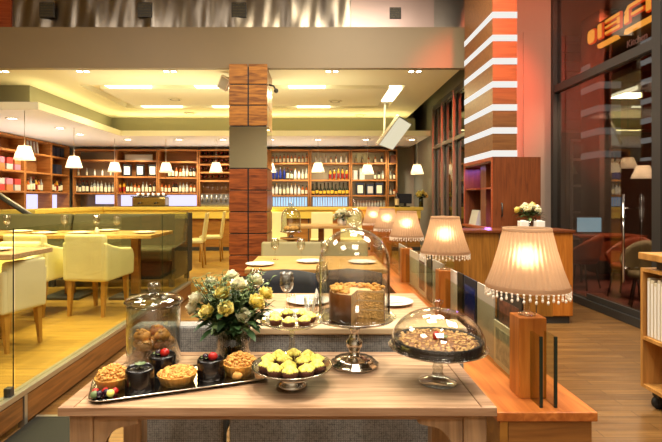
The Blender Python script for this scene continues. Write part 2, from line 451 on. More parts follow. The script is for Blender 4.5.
# block column standing in the dining room, mirror in its middle
cl = thing('column', 'square dining room column of red-brown wood blocks with a mirrored middle', 'column', (-.99, 7.275, PZ0)); del cl['category'], cl['label']; cl['kind'] = 'structure'
def blocks(z0, z1, n):
    b = MB(); h = (z1 - z0) / n
    for k in range(n):
        za, zb = z0 + k * h + .008, z0 + (k + 1) * h - .008
        for (xa, xb) in ((-.275, -.01), (.01, .275)):
            b.box(xa, xb, -.375, -.01, za, zb); b.box(xa, xb, .01, .375, za, zb)
    return b
MB().box(-.262, .262, -.362, .362, 0, 3.05).build('core', M['black'], cl)
blocks(.03, 1.59, 5).build('lower_blocks', M['colwood'], cl, bevel=.004)
MB().box(-.272, .272, -.372, .372, 1.6, 2.19).build('mirror_panel', M['mirror'], cl)
blocks(2.2, 3.10, 3).build('upper_blocks', M['colwood_hi'], cl, bevel=.004)
MB().box(-.29, .29, -.39, .39, 0, .03).build('plinth', M['dark'], cl)

# ------------------------------------------------------------------ storefront on the right
SX = 3.42
win = MB()
for y0, y1 in ((-2, -1.9), (1.0, 1.12), (3.2, 3.32), (4.70, 4.82), (6.83, 6.93)): win.box(SX - .06, SX + .06, y0, y1, 0, 4.75)
win.box(SX - .05, SX + .05, -2, 6.93, 2.86, 2.96).box(SX - .06, SX + .06, -2, 6.93, 0, .09).box(SX - .05, SX + .05, -2, 6.93, 4.65, 4.75)
w2 = struct('window_2', win, M['dark'])
MB().box(SX - .006, SX + .006, -2, 6.9, .09, 4.65).build('window_pane', M['storefront'], w2)
d1 = struct('door_1', MB().box(SX - .025, SX + .025, 4.83, 4.87, .09, 2.86).box(SX - .025, SX + .025, 4.83, 6.05, .09, .16), M['dark'])
MB().tube([(SX - .1, 5.2, .45), (SX - .1, 5.2, 1.4)], .013).tube([(SX - .1, 5.2, .6), (SX - .03, 5.2, .6)], .008).tube([(SX - .1, 5.2, 1.25), (SX - .03, 5.2, 1.25)], .008).build('door_handle', M['chrome'], d1)
struct('wall_storefront_front', MB().box(SX - .05, SX + .05, -5, -2, 0, 4.75), M['wall'])
struct('floor_cafe', MB().box(SX, 9, -5, 10.2, -.1, .004), M['redfloor'])
cw = MB().box(3.4, 9, 10.1, 10.2, 0, 4.75).box(8.9, 9, -5, 10.2, 0, 4.75)
struct('wall_cafe', cw, M['cafewall'])
rw = MB().box(3.42, 8.9, 10.02, 10.1, 2.75, 4.75)
for k in range(10): rw.box(3.42, 8.9, 9.97, 10.02, 2.8 + k * .2, 2.92 + k * .2)
struct('wall_cafe_slats', rw, M['redwall'])
w3 = struct('window_3', MB().box(5.3, 6.3, 10.05, 10.09, .5, 2.6), M['bluewin'])
g = MB()
for x in (5.3, 5.62, 5.94, 6.26): g.box(x, x + .05, 10.02, 10.06, .5, 2.6)
for z in (.5, 1.05, 1.6, 2.15, 2.55): g.box(5.3, 6.31, 10.02, 10.06, z, z + .05)
g.build('window_frame', M['alu'], w3)
cz_ = MB(); zp = 0  # solid column added in place of the striped column's reflection in the glass
for yb in (154, 131, 108, 85, 62):
    zb = 1.35 + (199 - yb) * 8.6 / 480
    cz_.box(5.06, 5.44, 8.6, 9.2, zp, zb - .06, mi=0); cz_.box(5.055, 5.445, 8.595, 9.2, zb - .06, zb + .06, mi=1); zp = zb + .06
cz_.box(5.06, 5.44, 8.6, 9.2, zp, 4.75)
struct('column_reflection', cz_, [M['cafewall'], M['band_reflected']])
# cafe furniture behind the glass
dk = thing('reception_desk', 'dark red-brown desk behind the shop window, under the blue screen', 'desk', (4.75, 8.0, .004))
MB().box(-.55, .55, -.3, .3, .72, .76).build('desk_top', M['redwood'], dk, bevel=.006)
MB().box(-.5, .5, -.26, -.23, .35, .72).build('front_panel', M['redwood'], dk)
for sx in (-.5, .47):
    for sy in (-.27, .24): MB().box(sx, sx + .03, sy, sy + .03, 0, .72).build('leg', M['dark'], dk)
mn = thing('computer_monitor', 'glowing pale blue computer screen on the desk behind the shop window', 'monitor', (4.5, 7.95, .764))
MB().box(-.21, .21, -.012, .012, .03, .29).build('case', M['dark'], mn, bevel=.006)
MB().box(-.2, .2, -.0155, -.0125, .042, .278).build('screen', M['screen'], mn)
MB().box(-.03, .03, .012, .03, .01, .2).box(-.12, .12, -.06, .1, 0, .012).build('stand', M['alu'], mn)
def cafe_chair(name, label, loc, rz, fab):
    t = thing(name, label, 'chair', loc, rz, 'chairs behind the shop window')
    sh = MB(); n = 16; vs = []; fs = []
    for j in range(7):
        v = j / 6
        for i in range(n + 1):
            a = PI * (1.12 + .0) * (i / n - .5)
            hgt = .42 + v * (.40 * (math.cos(a * .8) ** 2 * .65 + .35))
            rr = .25 + .06 * v
            vs.append((rr * math.sin(a), -rr * math.cos(a), hgt))
    for j in range(6):
        for i in range(n): fs.append((j * (n + 1) + i, j * (n + 1) + i + 1, (j + 1) * (n + 1) + i + 1, (j + 1) * (n + 1) + i))
    sh.add(vs, fs, True)
    o = sh.build('backrest', fab, t); md = o.modifiers.new('solid', 'SOLIDIFY'); md.thickness = .035
    MB().lathe([(0, .38), (.22, .38), (.24, .41), (.22, .45), (0, .46)], 20).build('seat', fab, t)
    for sx in (-1, 1):
        for sy in (-1, 1): MB().tube([(sx * .14, sy * .14, .39), (sx * .2, sy * .2, 0)], .012).build('leg', M['dark'], t)
    return t
cafe_chair('tub_chair', 'dark curved chair behind the shop window, nearer the desk', (4.3, 6.6, .004), 2.2, M['redwood'])
cafe_chair('tub_chair', 'pale grey tub chair behind the shop window, nearest the glass door', (4.05, 5.85, .004), 2.6, M['beige'])
cafe_chair('tub_chair', 'red-brown curved chair at the far end behind the shop window', (4.0, 7.3, .004), .6, M['redwood'])
for i, (px, py, d) in enumerate(((643, 172, 7.6), (628, 163, 9.0))):
    X = PX(px, d); z = PZ(py, d)
    pl = thing('pendant_lamp', ['white pendant lamp seen through the shop door glass', 'small amber pendant lamp deeper behind the shop door glass'][i], 'lamp', (X, d, z))
    MB().lathe([(.09, .1), (.17, -.1)], 24).build('lamp_shade', M['pendshade'], pl)
    MB().tube([(0, 0, .1), (0, 0, 4.75 - z)], .004, 6).build('cord', M['black'], pl)
    MB().ball((0, 0, 0), .035).build('bulb', M['bulb'], pl)
# illuminated sign inside the window
M['plate'] = P('sign_plate', '#2a1210', .5)
sg = thing('neon_sign', 'glowing orange block-letter sign above the word Kitchen in the shop window', 'sign', (SX + .05, 6.17, 3.32))
def ypoly(poly): return [(-(u), v) for u, v in poly]     # u runs towards the camera
letters = [
    [[(.0, .03), (.03, 0), (.13, 0), (.16, .03), (.16, .15), (.13, .18), (.03, .18), (0, .15)]],
    [[(.22, 0), (.31, 0), (.31, .19), (.22, .19)]],
    [[(.37, .0), (.66, .0), (.66, .05), (.37, .05)], [(.37, .075), (.66, .075), (.66, .115), (.37, .115)], [(.37, .14), (.66, .14), (.66, .19), (.37, .19)], [(.60, .05), (.66, .05), (.66, .14), (.60, .14)]],
    [[(.73, 0), (.82, 0), (.82, .15), (.73, .1)], [(.73, .115), (.80, .2), (1.18, .2), (1.18, .15), (.82, .15)], [(1.09, 0), (1.18, 0), (1.18, .15), (1.09, .15)], [(.85, .05), (1.06, .05), (1.06, .095), (.85, .095)]],
]
for L in letters:
    b = MB()
    for q, poly in enumerate(L):
        b.prism(ypoly(poly), 'X', .012, .04)
        cx_, cy_ = sum(p[0] for p in poly) / len(poly), sum(p[1] for p in poly) / len(poly)
        b.prism(ypoly([(u + (.012 if u < cx_ else -.012), v + (.010 if v < cy_ else -.010)) for u, v in poly]), 'X', .0, .012, mi=1)
    b.build('letter', [M['sign'], M['signcore']], sg)
MB().prism(ypoly([(.24, -.11), (.62, -.11), (.58, -.06), (.22, -.06)]), 'X', 0, .04).build('letter_reflection', M['signcore'], sg)  # glowing bars stand in for the letters' reflection below them
MB().prism(ypoly([(.74, -.11), (1.18, -.11), (1.18, -.06), (.76, -.06)]), 'X', 0, .04).build('letter_reflection', M['signcore'], sg)
MB().box(.06, .07, -1.22, .03, -.32, .24).build('back_plate', M['plate'], sg)
fc = bpy.data.curves.new('kitchen_text', 'FONT'); fc.body = 'Kitchen'; fc.size = .11; fc.extrude = .003
fo = bpy.data.objects.new('tmp_text', fc); COL.objects.link(fo)
dg = bpy.context.evaluated_depsgraph_get(); dg.update()
me = bpy.data.meshes.new_from_object(fo.evaluated_get(dg)); bpy.data.objects.remove(fo)
me.materials.clear(); me.materials.append(M['signtext'])
to = bpy.data.objects.new('lettering', me); COL.objects.link(to); to.parent = sg
to.matrix_local = Matrix(((0, 0, -1, .02), (-1, 0, 0, -.76), (0, 1, 0, -.27), (0, 0, 0, 1)))

# ------------------------------------------------------------------ ceiling fittings
slots = [(-3.2, 8.14, .36), (-1.75, 8.14, .31), (-.17, 8.14, .31), (-3.2, 9.9, .4), (-1.8, 9.9, .35), (-.07, 9.9, .34)]
lab = ['front row, left end', 'front row, left of the wood block column', 'front row, right of the wood block column', 'rear row, left end', 'rear row, left of the wood column', 'rear row, right of the wood block column']
for (x, y, hw), l in zip(slots, lab):
    t = thing('ceiling_light', 'long recessed ceiling strip light in the slot, ' + l, 'ceiling light', (x, y, zc + .1), 0, 'recessed strip lights')
    MB().box(-hw, hw, -.11, .11, -.1, -.03).build('diffuser', M['strip'], t)
    MB().box(-hw - .02, hw + .02, -.06, .06, -.025, 0).build('housing', M['white'], t)
t = thing('ceiling_light', 'recessed strip light in the short right end of the ceiling slot', 'ceiling light', (1.36, 8.85, zc + .1), 0, 'recessed strip lights')
MB().box(-.11, .11, -.5, .5, -.1, -.03).build('diffuser', M['strip'], t); MB().box(-.06, .06, -.52, .52, -.025, 0).build('housing', M['white'], t)
def downlight(x, y, z, label, group, r=.07):
    t = thing('downlight', label, 'downlight', (x, y, z), 0, group)
    MB().lathe([(r * 1.5, 0), (r * 1.5, -.012), (r, -.014), (r, -.004)], 20).build('trim_ring', M['white'], t)
    MB().lathe([(0, -.006), (r, -.006)], 16).build('lens', M['downl'], t)
    return t
bk = [(128, 10.9), (179, 10.9), (223, 10.9), (271, 10.9), (318, 10.9), (366, 10.9), (412, 10.9)]
for i, (px, d) in enumerate(bk):
    downlight(PX(px, 11.1), 11.1, 2.73, ORD[i] + ' small downlight from the left in the bulkhead above the back shelves', 'bulkhead downlights')
for i, (px, d) in enumerate(((12, 8.2), (60, 9.3), (80, 10.2))):
    downlight(PX(px, d), d, 2.73, ORD[i] + ' small downlight from the left in the left arm of the bulkhead', 'bulkhead downlights left')
for i, px in enumerate((2, 83, 170, 332, 415)):
    X = PX(px, 7.12)
    t = thing('twin_downlight', ORD[i] + ' pair of tiny square downlights from the left under the wide beam', 'downlight', (X, 7.12, 3.249), 0, 'beam downlights')
    for s in (-.055, .055):
        MB().box(s - .045, s + .045, -.05, .05, -.008, 0).build('trim_ring', M['white'], t)
        MB().box(s - .03, s + .03, -.03, .03, -.011, -.008).build('lens', M['downl'], t)
for i, (px, py) in enumerate(((175, 99), (335, 101), (360, 115), (190, 113))):
    d = 1.9 * 480 / (199 - py)
    t = thing('ceiling_vent', ['small flat round vent in the ceiling left of the wood column', 'small flat round vent in the ceiling between the light slots', 'round grille in the rear ceiling near the hanging screen', 'round grille in the rear ceiling left of the wood column'][i], 'vent', (PX(px, d), d, zc))
    MB().lathe([(.13, 0), (.13, -.012), (.1, -.015), (0, -.012)], 24).build('plate', M['ceil'], t)
    MB().lathe([(.1, -.016), (.085, -.02), (.07, -.016)], 24).build('ring', M['bandgrey'], t)
for i, px in enumerate((47, 145, 239, 395)):
    yy = 10 if px != 395 else 14
    X, z = PX(px, 7.09), PZ(yy, 7.09)
    t = thing('wall_vent', ['square dark vent at the left end of the steel cladding', 'square dark vent in the middle of the steel cladding', 'square dark vent on the steel cladding above the wood column', 'small square vent on the smooth pinkish panel'][i], 'vent', (X, 7.085 if i < 3 else 7.056, z))
    h = .11 if i < 3 else .085
    MB().box(-h, h, -.006, .03, -h, h).build('frame', M['dark'], t, bevel=.005)
    g = MB()
    for k in range(5):
        zz = -h * .75 + k * h * .375
        g.box(-h * .85, h * .85, -.012, -.004, zz - .008, zz + .012)
    g.build('grille', M['darkvent'], t)
# hanging screen seen edge-on
tv = thing('hanging_screen', 'slim flat screen tilted on a pole hanging from the ceiling over the bar', 'tv', (1.33, 9.4, zc))
MB().tube([(0, 0, 0), (-.02, 0, -.82)], .022).lathe([(.07, 0), (.07, -.02), (.02, -.03)], 20).build('ceiling_pole', M['white'], tv)
Xm = Matrix.Translation((.18, -.05, -.62)) @ Matrix.Rotation(math.radians(-24), 4, 'Z') @ Matrix.Rotation(math.radians(38), 4, 'Y')
MB().box(-.03, .03, -.5, .5, -.33, .33, Xm).build('case', M['alu'], tv, bevel=.008)
MB().box(.031, .036, -.48, .48, -.31, .31, Xm).build('screen', M['tvscreen'], tv)
MB().tube([(-.02, 0, -.55), (.16, -.03, -.6)], .018).build('bracket', M['dark'], tv)
sp = thing('wall_speaker', 'small white square loudspeaker tilted beside the top of the wood column', 'speaker', (-1.40, 7.25, 3.1), 0, rot=(.35, .5, 0))
MB().box(-.08, .08, -.04, .04, -.10, .10).build('case', M['white'], sp, bevel=.01); MB().box(-.06, .06, -.046, -.04, -.08, .08).build('grille', M['box_grey'], sp)
MB().tube([(0, .03, .06), (.06, .06, .16)], .012).build('bracket', M['dark'], sp)
cm = thing('ceiling_spotlight', 'small dark swivel spotlight on the right side of the wood column top', 'spotlight', (-.66, 7.1, 3.02))
MB().tube([(-.05, 0, .02), (.02, 0, 0), (.05, -.03, -.06)], .014).build('arm', M['dark'], cm); MB().ball((.06, -.05, -.08), (.035, .05, .035)).build('head', M['dark'], cm)

# pendants above the bar
def pendant(px, py, d, label, grp='white cone pendants over the bar', top=2.73):
    z = PZ(py, d)
    t = thing('pendant_lamp', label, 'pendant lamp', (PX(px, d), d, z), 0, grp)
    MB().lathe([(.085, .11), (.155, -.11)], 28).build('lamp_shade', M['pendshade'], t)
    MB().tube([(0, 0, .1), (0, 0, top - z)], .005, 6).build('cord', M['alu'], t)
    MB().ball((0, 0, .0), .035).lathe([(.02, .03), (.02, .11)], 10).build('bulb', M['bulb'], t)
    light('POINT', (PX(px, d), d, z - .02), 7, (1, .85, .55), .04)
    return t
pendant(24.5, 153, 7.5, 'white cone pendant lamp nearest the camera over the left bar end')
pendant(74, 162, 9.3, 'second white cone pendant lamp from the left over the bar')
pendant(114.6, 167, 11.0, 'white cone pendant lamp hanging at the inner corner of the bar')
for i, (px, l) in enumerate(((166, 'white cone pendant in front of the uplit orange shelf'), (216, 'white cone pendant in front of the wine rack, left of the wood column'), (269.5, 'white cone pendant half hidden by the wood column right edge'), (318, 'white cone pendant in front of the gold bottles'), (367.5, 'white cone pendant in front of the shelves with dark boxes'), (417, 'rightmost white cone pendant, against the plain grey wall'))):
    pendant(px, 167.5 if i < 4 else 169.5, 11.0, l)

# ================================================================== BAR
bar = thing('bar_counter', 'long L-shaped bar counter with yellow-lit top edge and brown wood front', 'bar', (0, 0, PZ0))
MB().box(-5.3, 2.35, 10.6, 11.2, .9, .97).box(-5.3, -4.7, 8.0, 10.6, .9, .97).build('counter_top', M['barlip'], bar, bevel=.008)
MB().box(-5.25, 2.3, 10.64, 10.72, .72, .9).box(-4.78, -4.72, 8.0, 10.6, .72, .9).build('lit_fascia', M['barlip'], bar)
MB().box(-5.2, 2.3, 10.72, 11.1, 0, .9).box(-5.2, -4.8, 8.05, 10.72, 0, .9).build('front_panel', M['barfront'], bar)
MB().box(-4.7, 2.3, 10.68, 10.72, 0, .08).build('kickboard', M['dark'], bar)
for i, x in enumerate((-3.2, -1.7, -.2, 1.3)): MB().box(x, x + .02, 10.7, 10.72, .08, .72).build('panel_joint', M['dark'], bar)
light('AREA', (-1.2, 10.5, PZ0 + .86), 14, (1, .8, .3), .08, (math.radians(55), 0, 0), size_y=None).data.size = .05
bc = thing('back_counter', 'dark back counter running under the bottle shelves', 'counter', (0, 0, PZ0))
MB().box(-6.35, 2.1, 11.98, 12.88, .86, .9).build('counter_top', M['dark'], bc); MB().box(-6.35, 2.1, 12.04, 12.88, 0, .86).build('base', M['cab'], bc)
# shelf units
def zs(y): return 1.35 + (199 - y) * 12.5 / 480
def shelf_unit(pxa, pxb, rows, label, back=True, ytop=150, ybot=207.5):
    xa, xb = PX(pxa, 12.5), PX(pxb, 12.5)
    zb, zt = zs(ybot), zs(ytop)
    t = thing('shelf_unit', label, 'shelf', ((xa + xb) / 2, 12.5, zb), 0, 'bar shelves')
    hw = (xb - xa) / 2 - .003; H = zt - zb
    for s in (-1, 1): MB().box(s * hw - (.03 if s > 0 else 0), s * hw + (0 if s > 0 else .03), 0, .36, 0, H).build('upright', M['shelfwood'], t)
    for y in [ytop] + rows: MB().box(-hw + .03, hw - .03, .01, .36, zs(y) - zb - .02, zs(y) - zb + .02).build('shelf_board', M['shelfwood'], t)
    MB().box(-hw + .03, hw - .03, .36, .38, 0, H).build('back_panel', M['shelfback'] if back is True else back, t)
    return xa, xb
M['mirrorback'] = P('antique_mirror', '#a89c82', .25, .6)
shelf_unit(72.5, 115.5, [160.4, 176.5, 193.5], 'corner bottle shelf unit behind the bar with mirrored back', M['mirrorback'])
shelf_unit(116, 157.5, [161, 177, 193.5], 'back bar shelf unit holding three framed menus', True)
shelf_unit(158, 198, [162, 178, 193.5], 'back bar shelf unit with uplit orange top compartment', True)
shelf_unit(198.5, 238, [156.5, 164.5, 172.5, 181], 'wine rack unit behind the bar, left of the wood column', True)
shelf_unit(266, 309.5, [163.4, 180.3, 195.7], 'back bar shelf unit of blue and amber bottles, right of the wood column', M['mirrorback'])
shelf_unit(310, 350.5, [163.4, 180.3, 195.7], 'back bar shelf unit with rows of gold and dark bottles', M['mirrorback'])
shelf_unit(351, 387, [163.4, 180.3, 195.7], 'back bar shelf unit with dark printed boxes', M['mirrorback'])
shelf_unit(387.5, 397.6, [163.4, 180.3, 195.7], 'narrow end shelf unit at the right of the back bar', M['mirrorback'])
# lit splash panels
def panel(pxa, pxb, y0, y1, mat, label, n):
    t = thing('light_box', label, 'light panel', (0, 12.8, 0))
    MB().box(PX(pxa, 12.5), PX(pxb, 12.5), -.06, -.03, zs(y1), zs(y0)).build('diffuser', mat, t)
    b = MB()
    for k in range(n + 1):
        x = PX(pxa, 12.5) + (PX(pxb, 12.5) - PX(pxa, 12.5)) * k / n
        b.box(x - .012, x + .012, -.075, -.055, zs(y1), zs(y0))
    b.build('divider_bars', M['violetpanel'] if n < 6 else M['china'], t)
panel(269, 307, 197.3, 206.3, M['bluepanel'], 'pale blue backlit panel under the shelves right of the wood column', 14)
panel(312.5, 348, 197.3, 206.3, M['bluepanel'], 'pale blue backlit panel behind the middle of the bar', 14)
panel(165, 196, 195, 206, M['violetpanel'], 'violet-white backlit panel left of the wood column', 4)
panel(118, 134, 195, 206, M['violetpanel'], 'violet-white backlit panel beside the coffee machine', 3)
panel(92, 113, 195, 204, M['violetpanel'], 'violet-white backlit panel near the left bar corner', 3)

def bottle_mesh(nm, body, cap, label, h=.3, r=.036, long=False):
    nk = .45 if long else .62
    b = MB().lathe([(0, 0), (r, 0), (r, h * nk), (r * .35, h * (nk + .17)), (r * .33, h * .93), (0, h * .93)], 10)
    b.lathe([(r * .36, h * .88), (r * .36, h), (0, h)], 8, mi=1)
    b.lathe([(r * 1.03, h * .12), (r * 1.03, h * (nk - .1))], 10, mi=2)
    return b.mesh(nm, [body, cap, label])
BOT = {
 'amber': bottle_mesh('bottle', M['b_amber'], M['b_black'], M['label_cream'], .27),
 'blue': bottle_mesh('bottle', M['b_blue'], M['b_clear'], M['b_blue'], .31),
 'clear': bottle_mesh('bottle', M['b_clear'], M['b_clear'], M['label_cream'], .3),
 'gold': bottle_mesh('bottle', M['b_gold'], M['b_black'], M['b_red'], .3),
 'champagne': bottle_mesh('bottle', M['b_green'], M['b_black'], M['label_yellow'], .31, .042, True),
 'dark': bottle_mesh('bottle', M['b_black'], M['b_red'], M['label_cream'], .31, .037),
 'white': bottle_mesh('bottle', M['b_white'], M['b_gold'], M['b_white'], .28),
}
DESC = dict(amber='amber spirit bottle', blue='dark blue bottle', clear='clear glass bottle', gold='gold bottle with red label', champagne='dark green bottle with yellow label', dark='dark bottle with pale label', white='pale cream bottle')
def bottle(kind, x, y, z, label, grp, s=1.0):
    o = bpy.data.objects.new('bottle', BOT[kind]); COL.objects.link(o); o.location = (x, y, z); o.scale = (s * random.uniform(.95, 1.08), s, s * random.uniform(.9, 1.12))
    o.rotation_euler = (0, 0, random.uniform(0, 6)); tag(o, label, 'bottle', grp)
    return o
def row(pxa, pxb, y, kinds, where, s=1.0, step=.092):
    xa, xb = PX(pxa, 12.62) + .03, PX(pxb, 12.62) - .03
    n = max(2, int((xb - xa) / step)); z = zs(y) + .021
    for i in range(n):
        k = kinds[i * len(kinds) // n]
        x = xa + (xb - xa) * (i + .5) / n
        bottle(k, x, 12.66 + random.uniform(-.04, .04), z, f'{DESC[k]}, {ORD[i]} from left, {where}', 'bottles ' + where, s)
row(266, 309.5, 163.4, ['amber'], 'on top shelf right of wood column', .85)
row(266, 309.5, 180.3, ['blue', 'blue', 'dark', 'white', 'clear'], 'on middle shelf right of wood column')
row(266, 309.5, 195.7, ['white', 'clear', 'white', 'amber'], 'on lower shelf right of wood column')
row(312, 350, 163.4, ['white', 'amber', 'white'], 'on top shelf above the gold bottles', .7, .13)
row(327, 350, 180.3, ['gold'], 'in the row of gold bottles')
row(310, 350.5, 195.7, ['champagne'], 'in the row under the gold bottles')
row(352, 386, 163.4, ['clear', 'amber', 'dark'], 'on top shelf above the dark boxes', .7, .15)
row(372, 386, 180.3, ['dark', 'clear'], 'on middle shelf above the dark boxes', .8)
row(388, 397, 180.3, ['clear', 'dark'], 'on the narrow end shelf', .75)
row(388, 397, 195.7, ['clear', 'amber'], 'on the low narrow end shelf', .75)
row(73, 115, 176.5, ['clear', 'white', 'amber'], 'on middle shelf of the corner unit', .65, .2)
row(73, 115, 193.5, ['dark', 'clear', 'clear'], 'on lower shelf of the corner unit')
row(117, 157, 193.5, ['gold', 'dark', 'amber', 'clear', 'dark'], 'below the three framed menus', .95)
row(166, 197, 178, ['dark', 'amber', 'clear', 'dark'], 'below the uplit orange compartment')
row(159, 197, 193.5, ['amber', 'dark', 'clear', 'amber'], 'above the violet panel', .95)
# wine rack bottles lying on their side
wz = [152.5, 160, 168, 176]
rk = 0
for j, y in enumerate(wz):
    for i in range(6):
        px = 202 + i * 4.6 + (2 if i > 2 else 0)
        o = bpy.data.objects.new('wine_bottle', BOT['dark']); COL.objects.link(o); o.location = (PX(px, 12.6), 12.86, zs(y)); o.rotation_euler = (PI / 2, 0, 0)
        tag(o, f'dark wine bottle lying neck out, {ORD[i]} from left in {ORD[j]} rack row from top', 'bottle', 'wine bottles in the rack')
# boxes, frames, machines
def crate(name, x, y, z, w, d, h, mat, label, cat, grp, face=None):
    t = thing(name, label, cat, (x, y, z), 0, grp)
    MB().box(-w / 2, w / 2, -d / 2, d / 2, 0, h).build('body', mat, t, bevel=.004)
    if face: MB().box(-w * .34, w * .34, -d / 2 - .004, -d / 2, h * .15, h * .8).build('label_panel', face, t)
    return t
for i, px in enumerate((360, 370, 379)):
    crate('gift_box', PX(px, 12.6), 12.62, zs(195.7) + .022, .2, .16, .31 - .03 * (i % 2), M['box_navy'], f'dark box with pale printed front, {ORD[i]} from left on the low right shelf', 'box', 'dark boxes', M['label_cream'] if i != 1 else M['box_grey'])
for i, px in enumerate((393,)):
    crate('gift_box', PX(px, 12.6), 12.62, zs(163.4) + .022, .14, .14, .2, M['box_brown'], 'small brown box on the top of the narrow end shelf', 'box', None)
for i, px in enumerate((355, 362)):
    crate('gift_box', PX(px, 12.6), 12.64, zs(180.3) + .022, .13, .12, .24 + .05 * i, M['box_grey'], f'pale box, {ORD[i]} from left beside the pendant on the middle right shelf', 'box', None)
for i in range(11):
    g = thing('glass_tumbler', f'upturned glass, {ORD[i]} from left in the row under the dark boxes', 'glass', (PX(355 + i * 2.9, 12.6), 12.62, zs(206.8)), 0, 'upturned glasses under the dark boxes')
    MB().lathe([(.032, 0), (.032, .17), (0, .17)], 10).build('bowl', M['b_clear'], g)
for i, px in enumerate((127, 140, 152.5)):
    t = thing('framed_menu', f'black framed white menu sheet, {ORD[i]} from left on the back shelf', 'frame', (PX(px, 12.6), 12.62, zs(177) + .02), 0, 'three framed menus')
    MB().box(-.11, .11, -.02, .02, 0, .31).build('frame', M['black'], t, bevel=.004); MB().box(-.075, .075, -.024, -.02, .05, .26).build('sheet', M['china'], t)
t = crate('display_screen', PX(138, 12.6), 12.66, zs(161) + .022, .72, .05, .16, M['box_grey'], 'long pale sign board above the three framed menus', 'board', None)
cf = thing('coffee_machine', 'wide brass and steel coffee machine on the back counter', 'coffee machine', (PX(150, 12.2), 12.24, PZ0 + .901))
MB().box(-.42, .42, -.16, .2, .06, .3).build('body', M['brass'], cf, bevel=.03); MB().box(-.44, .44, -.18, .2, .3, .33).build('cup_rail', M['chrome'], cf)
for i in range(6): MB().lathe([(.025, .33), (.04, .4), (.034, .4), (.02, .335)], 10, Matrix.Translation((-.32 + i * .13, 0, 0))).build('cup', M['china'], cf)
for x in (-.2, .2): MB().tube([(x, -.16, .16), (x, -.3, .14)], .02).build('group_handle', M['black'], cf)
for x in (-.36, .33): MB().box(x, x + .04, -.1, .1, 0, .06).build('foot', M['black'], cf)
sm = thing('dish_rack', 'steel glass rack and beer taps below the wine rack', 'rack', (PX(217, 12.2), 12.24, PZ0 + .901))
MB().box(-.4, .4, -.1, .2, 0, .38).build('body', M['chrome'], sm, bevel=.01)
for i in range(7): MB().tube([(-.36 + i * .12, -.12, .16), (-.36 + i * .12, -.12, .34)], .018).build('tap', M['alu'], sm)
for i in range(7):
    g = thing('hanging_glass', f'upside-down stem glass, {ORD[i]} from left under the wine rack', 'glass', (PX(203 + i * 4.6, 12.6), 12.62, zs(181) - .02), 0, 'glasses hanging under the wine rack')
    MB().lathe([(.035, 0), (.035, -.004), (.005, -.012), (.005, -.09), (.03, -.11), (.042, -.15), (.036, -.21)], 12).build('glass', M['crystal'], g)
pm = thing('payment_terminal', 'dark till screen on the right end of the bar', 'till', (PX(405, 10.9), 10.9, PZ0 + .97))
MB().box(-.15, .15, -.03, .03, .08, .3).build('screen_case', M['box_navy'], pm, bevel=.01); MB().box(-.1, .1, -.08, .08, 0, .02).box(-.03, .03, -.02, .03, .02, .1).build('stand', M['black'], pm)
bottle('dark', PX(397, 10.8), 10.8, PZ0 + .97, 'tall dark bottle standing on the bar beside the till', 'bottle on bar', 1.25)
# left wall shelving (receding)
XL = -6.42
def zyl(y, px):
    d = XL * F / (px - CX); return PZ(y, d)
lu = []
for (ya, yb, l) in ((8.2, 9.66 + .9, 'left wall shelf unit with pink and red packets'), (10.57, 11.6, 'left wall shelf unit over the white lit panel, left half'), (11.61, 12.45, 'left wall shelf unit over the white lit panel, next to the corner')):
    t = thing('shelf_unit', l, 'shelf', (XL, (ya + yb) / 2, PZ0), 0, 'bar shelves')
    hw = (yb - ya) / 2
    for s in (-1, 1): MB().box(-.34, 0, s * hw - (.03 if s > 0 else 0), s * hw + (0 if s > 0 else .03), .8, 2.5).build('upright', M['shelfwood'], t)
    for z in (1.31, 1.75, 2.18, 2.49): MB().box(-.34, 0, -hw + .03, hw - .03, z - .02, z + .02).build('shelf_board', M['shelfwood'], t)
    MB().box(-.37, -.34, -hw, hw, 0, 2.5).build('back_panel', M['shelfback'], t)
    MB().box(-.34, .05, -hw, hw, .0, .86).build('base', M['cab'], t)
for (ya, yb, l) in ((10.62, 11.55, 'left half'), (11.66, 12.40, 'right half next to the corner')):
    t = thing('light_box', 'white backlit panel under the left wall shelves, ' + l, 'light panel', (XL, (ya + yb) / 2, PZ0), 0, 'backlit panels'); hw = (yb - ya) / 2
    MB().box(-.33, -.30, -hw, hw, .9, 1.26).build('diffuser', M['violetpanel'], t); MB().box(-.335, -.295, -hw - .01, -hw, .88, 1.27).build('end_cap', M['alu'], t)
cols = ['box_pink', 'box_red', 'box_orange', 'box_pink', 'box_red', 'box_orange', 'box_grey']
for j, z in enumerate((1.331, 1.771)):
    for i in range(7):
        yy = 8.75 + i * .27
        for k in range(2):
            crate('packet', XL - .15, yy, PZ0 + z + k * .13, .22, .2, .125, M[cols[(i + j + k * 2) % 7]], f'small bright packet, {ORD[i]} from left, {["bottom", "top"][k]} layer, {["lower", "upper"][j]} left wall shelf', 'packet', 'packets on the left wall')
for i in range(9):
    h = random.uniform(.22, .28)
    o = MB().box(-.09, .09, -.018, .018, 0, h).build('book', [M['box_grey'], M['china'], M['box_brown']][i % 3]); o.location = (XL - .14, 9.4 + i * .05, PZ0 + 2.205); o.rotation_euler = (.12, 0, 0)
    tag(o, f'pale book, {ORD[i]} from left on the top left wall shelf', 'book', 'books on the top left shelf')
for i in range(7):
    h = random.uniform(.22, .28)
    o = MB().box(-.09, .09, -.018, .018, 0, h).build('book', [M['box_grey'], M['box_brown']][i % 2]); o.location = (XL - .14, 10.78 + i * .06, PZ0 + 2.205); o.rotation_euler = (.15, 0, 0)
    tag(o, f'grey book, {ORD[i]} from left on the top shelf near the left bar corner', 'book', 'books near the corner')
for i in range(3):
    crate('file_box', XL - .15, 11.8 + i * .2, PZ0 + 2.201, .2, .16, .24, M['box_navy'], f'dark upright box, {ORD[i]} from left on top shelf by the bar corner', 'box', 'dark upright boxes')
